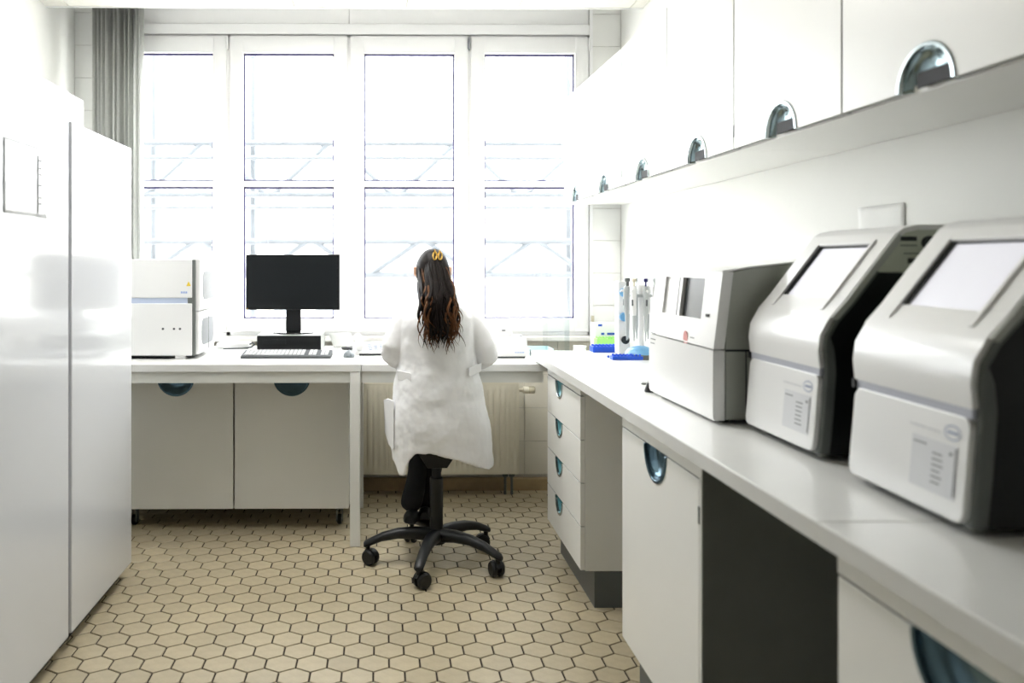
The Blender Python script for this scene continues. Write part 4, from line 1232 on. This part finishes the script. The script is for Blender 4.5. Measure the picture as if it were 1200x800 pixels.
# trousers and shoes
hipl, hipr = (.185, 3.90, .70), (.325, 3.90, .70)
lv = [(.255, 3.88, .70, .115), hipl + (.095,), (.17, 4.10, .685, .082), (.165, 4.29, .655, .064), (.180, 4.15, .50, .056), (.165, 3.99, .36, .052), (.118, 3.89, .215, (.060, .045)),
      hipr + (.095,), (.335, 4.10, .685, .082), (.335, 4.29, .655, .064), (.275, 4.15, .50, .056), (.228, 4.02, .36, .052), (.190, 3.95, .205, (.052, .045))]
le = [(0, 1), (1, 2), (2, 3), (3, 4), (4, 5), (5, 6), (0, 7), (7, 8), (8, 9), (9, 10), (10, 11), (11, 12)]
sk('trousers', lv, le, 'trouser_black', 0)
def shoe(an, toe):
    an, toe = Vector(an), Vector(toe); d = (toe - an).normalized(); s = Vector((d.y, -d.x, 0)).normalized(); u = s.cross(d).normalized()
    if u.z < 0: u = -u
    b = new(); rings = []
    for (tt, w_, h_, o_) in ((-.05, .020, .022, .0), (-.03, .032, .038, .006), (.02, .034, .042, .010), (.08, .036, .032, .0), (.14, .042, .024, -.006), (.185, .036, .018, -.010), (.205, .016, .010, -.012)):
        c = an + d * tt + u * o_; rings.append([c + s * (w_ * math.cos(q)) + u * (h_ * max(-.55, math.sin(q))) for q in [2 * PI * k / 16 for k in range(16)]])
    loft(b, rings); obj('shoe', b, 'black_plastic', P, True, world=True)
shoe((.128, 3.885, .185), (.165, 4.05, .160)); shoe((.200, 3.94, .185), (.225, 4.11, .160))

# hair: scalp cap, dark gathered fall, brown wavy locks
b = new(); rings = []
for j in range(0, 15):
    th = .02 + (PI * .62) * j / 14; rg2 = []
    for k in range(32):
        a = 2 * PI * k / 32; x, y, z = math.sin(th) * math.cos(a), math.sin(th) * math.sin(a), math.cos(th)
        zz = z * .112 if z > 0 else z * .104
        fr = max(0, y - .15) if z < .35 else 0
        q = 1.0 - .16 * fr - (.0 if y < .3 else .04)
        rg2.append(hc + Vector((x * .081 * q, y * .100 * q, zz)))
    rings.append(rg2)
loft(b, rings, True, False)
cap = obj('hair', b, 'hair_dark', P, True, world=True); cap.modifiers.new('t', 'SOLIDIFY').thickness = .006
def lock(b, x0, z0, y0, x1, z1, wamp, rad, ph, n=18, out=0.0):
    pts = []; rs = []
    for i in range(n + 1):
        s = i / n
        x = x0 + (x1 - x0) * (s ** .8) + wamp * s * math.sin(ph + s * 11)
        z = z0 + (z1 - z0) * s
        back = 3.69 + .012 * math.sin(ph * 2 + s * 7) * s
        hy = y0
        y = hy + (back - .012 - out - hy) * min(1, s * 1.8) + .006 * s * math.cos(ph + s * 9)
        pts.append((x, y, z)); rs.append(rad * min(1, .12 + s * 7) * (1 - .15 * s) if s < .75 else rad * (.89) * max(.08, (1 - s) / .25))
    tube(b, pts, rs, 6)
rnd = random.Random(3)
bd_, bb_ = new(), new()
for k in range(150):                                     # dark inner fall
    u = rnd.uniform(-1, 1)
    x0 = .236 + u * .045; z0 = 1.425 - abs(u) * .03 - rnd.uniform(0, .03)
    x1 = .256 + u * .070 + rnd.uniform(-.015, .015); z1 = 1.045 + rnd.uniform(-.03, .08) + (.03 if u > .5 else 0)
    lock(bd_, x0, z0, 3.778 + abs(u) * .012, x1, z1, rnd.uniform(.008, .018), rnd.uniform(.006, .011), rnd.uniform(0, 6.3), out=rnd.uniform(0, .035) * (1 - u * u))
for k in range(26):                                      # side strands swept from the temples
    s = rnd.choice((-1, 1)); x0 = .230 + s * .070; z0 = 1.37 + rnd.uniform(-.04, .02)
    lock(bd_, x0, z0, 3.83 + rnd.uniform(-.02, .01), .245 + s * rnd.uniform(.04, .085), 1.12 + rnd.uniform(-.02, .06), .008, rnd.uniform(.005, .008), rnd.uniform(0, 6.3))
for k in range(64):                                      # brown highlights at the sides and ends
    s = rnd.choice((-1, 1)); u = rnd.uniform(.35, 1.0)
    x0 = .233 + s * u * .060; z0 = 1.385 - rnd.uniform(0, .05)
    z1 = 1.01 + rnd.uniform(-.02, .13)
    lock(bb_, x0, z0, 3.79 + rnd.uniform(-.01, .015), .256 + s * u * .082 + rnd.uniform(-.02, .02), z1, rnd.uniform(.014, .030), rnd.uniform(.0035, .006), rnd.uniform(0, 6.3), out=rnd.uniform(.004, .028))
for k in range(9):                                       # loose curls at the ends
    x = .195 + k * .014
    lock(bb_, .24 + (k - 4) * .010, 1.20, 3.70, x, 1.005 + .015 * abs(k - 3) + rnd.uniform(0, .03), .022, .004, rnd.uniform(0, 6.3), out=.02)
obj('hair_fall', bd_, 'hair_dark', P, True, world=True)
o = obj('hair_highlights', bb_, 'hair_brown', P, True, world=True); o['label'] = 'lighter brown strands'
b = new()
for s in (-1, 1):
    tube(b, [(.246 + s * .012 + .008 * math.cos(2 * PI * k / 14), 3.758 - .004 * math.sin(2 * PI * k / 14), 1.432 + .018 * math.sin(2 * PI * k / 14)) for k in range(15)], .0036, 8)
tube(b, [(.236, 3.757, 1.448), (.232, 3.757, 1.462)], .003, 6); tube(b, [(.254, 3.757, 1.448), (.256, 3.757, 1.46)], .003, 6)
o = obj('hair_clip', b, 'gold', P, True, world=True); o['label'] = 'gold hair clip'

# ------------------------------------------------------------------ outside: scaffold girders and a pale building
YS = 9.0
def zpx(py, Y): return CAMH + (PY - py) * Y / FPX
def girder(lab, zt, zb, x0, x1, pitch, ph):
    t = thing('scaffold_girder', lab, 'scaffold', ((x0 + x1) / 2, YS, zb))
    for z in (zt, zb): obj('chord', tube(new(), [(x0, YS, z), (x1, YS, z)], .035, 8), 'scaffold_steel', t, True, world=True)
    x = x0 + ph; k = 0
    while x + pitch < x1:
        obj('brace', tube(new(), [(x, YS, zb if k % 2 == 0 else zt), (x + pitch, YS, zt if k % 2 == 0 else zb)], .030, 8), 'scaffold_steel', t, True, world=True)
        x += pitch * 1.12; k += 1
    return t
girder('upper steel lattice girder of the scaffold outside the windows', zpx(168, YS), zpx(228, YS), -4.2, 4.2, .62, .2)
girder('lower steel lattice girder of the scaffold outside the windows', zpx(283, YS), zpx(322, YS), -4.2, 4.2, .55, .35)
for lab, py in (('scaffold guard rail above the upper lattice girder deck', 185), ('scaffold toe rail below the upper lattice girder', 243)):
    tag(obj('scaffold_rail', tube(new(), [(-4.2, YS - .3, zpx(py, YS - .3)), (4.2, YS - .3, zpx(py, YS - .3))], .024, 8), 'scaffold_steel', None, True), lab, 'scaffold rail')
for lab, X_ in (('scaffold upright post standing behind the wide pane beside the blind', -2.55), ('scaffold upright post outside the pane behind the monitor', -1.45), ('scaffold upright post outside the pane next to the wall cabinets', 2.05)):
    tag(obj('scaffold_post', tube(new(), [(X_, YS + .1, -2.4), (X_, YS + .1, 5.0)], .04, 10), 'scaffold_steel', None, True), lab, 'scaffold post')
b = new()
box(b, -9, XL - .15, YB + .1, YB + .3, -2.5, 7); box(b, XR + .15, 9, YB + .1, YB + .3, -2.5, 7)
box(b, XL - .15, XR + .15, YB + .1, YB + .3, ZR + .1, 7); box(b, XL - .15, XR + .15, YB + .1, YB + .3, -2.5, -.12)
struct('wall_exterior', b, 'rear_wall')
YH = 24.0
t = thing('far_building', 'pale building with rows of windows across the yard', 'building', (0, YH, -2.4))
obj('facade', box(new(), -11, 11, YH, YH + 1.0, -2.4, zpx(255, YH)), 'facade_pale', t, world=True)
obj('roof_edge', box(new(), -11.2, 11.2, YH - .3, YH + 1.2, zpx(255, YH), zpx(249, YH)), 'facade_pale', t, world=True)
for r_, (ya, yb) in enumerate(((303, 322), (336, 368))):
    for k in range(18):
        x = -10.4 + k * 1.2
        wn = obj('window', box(new(), x, x + .62, YH - .03, YH + .02, zpx(yb, YH), zpx(ya, YH)), 'facade_window', t, world=True)
        obj('sill', box(new(), x - .05, x + .67, YH - .12, YH, zpx(yb, YH) - .06, zpx(yb, YH)), 'facade_pale', wn, world=True)
struct('ground', box(new(), -30, 30, 5.6, 60, -2.6, -2.4), 'facade_pale')
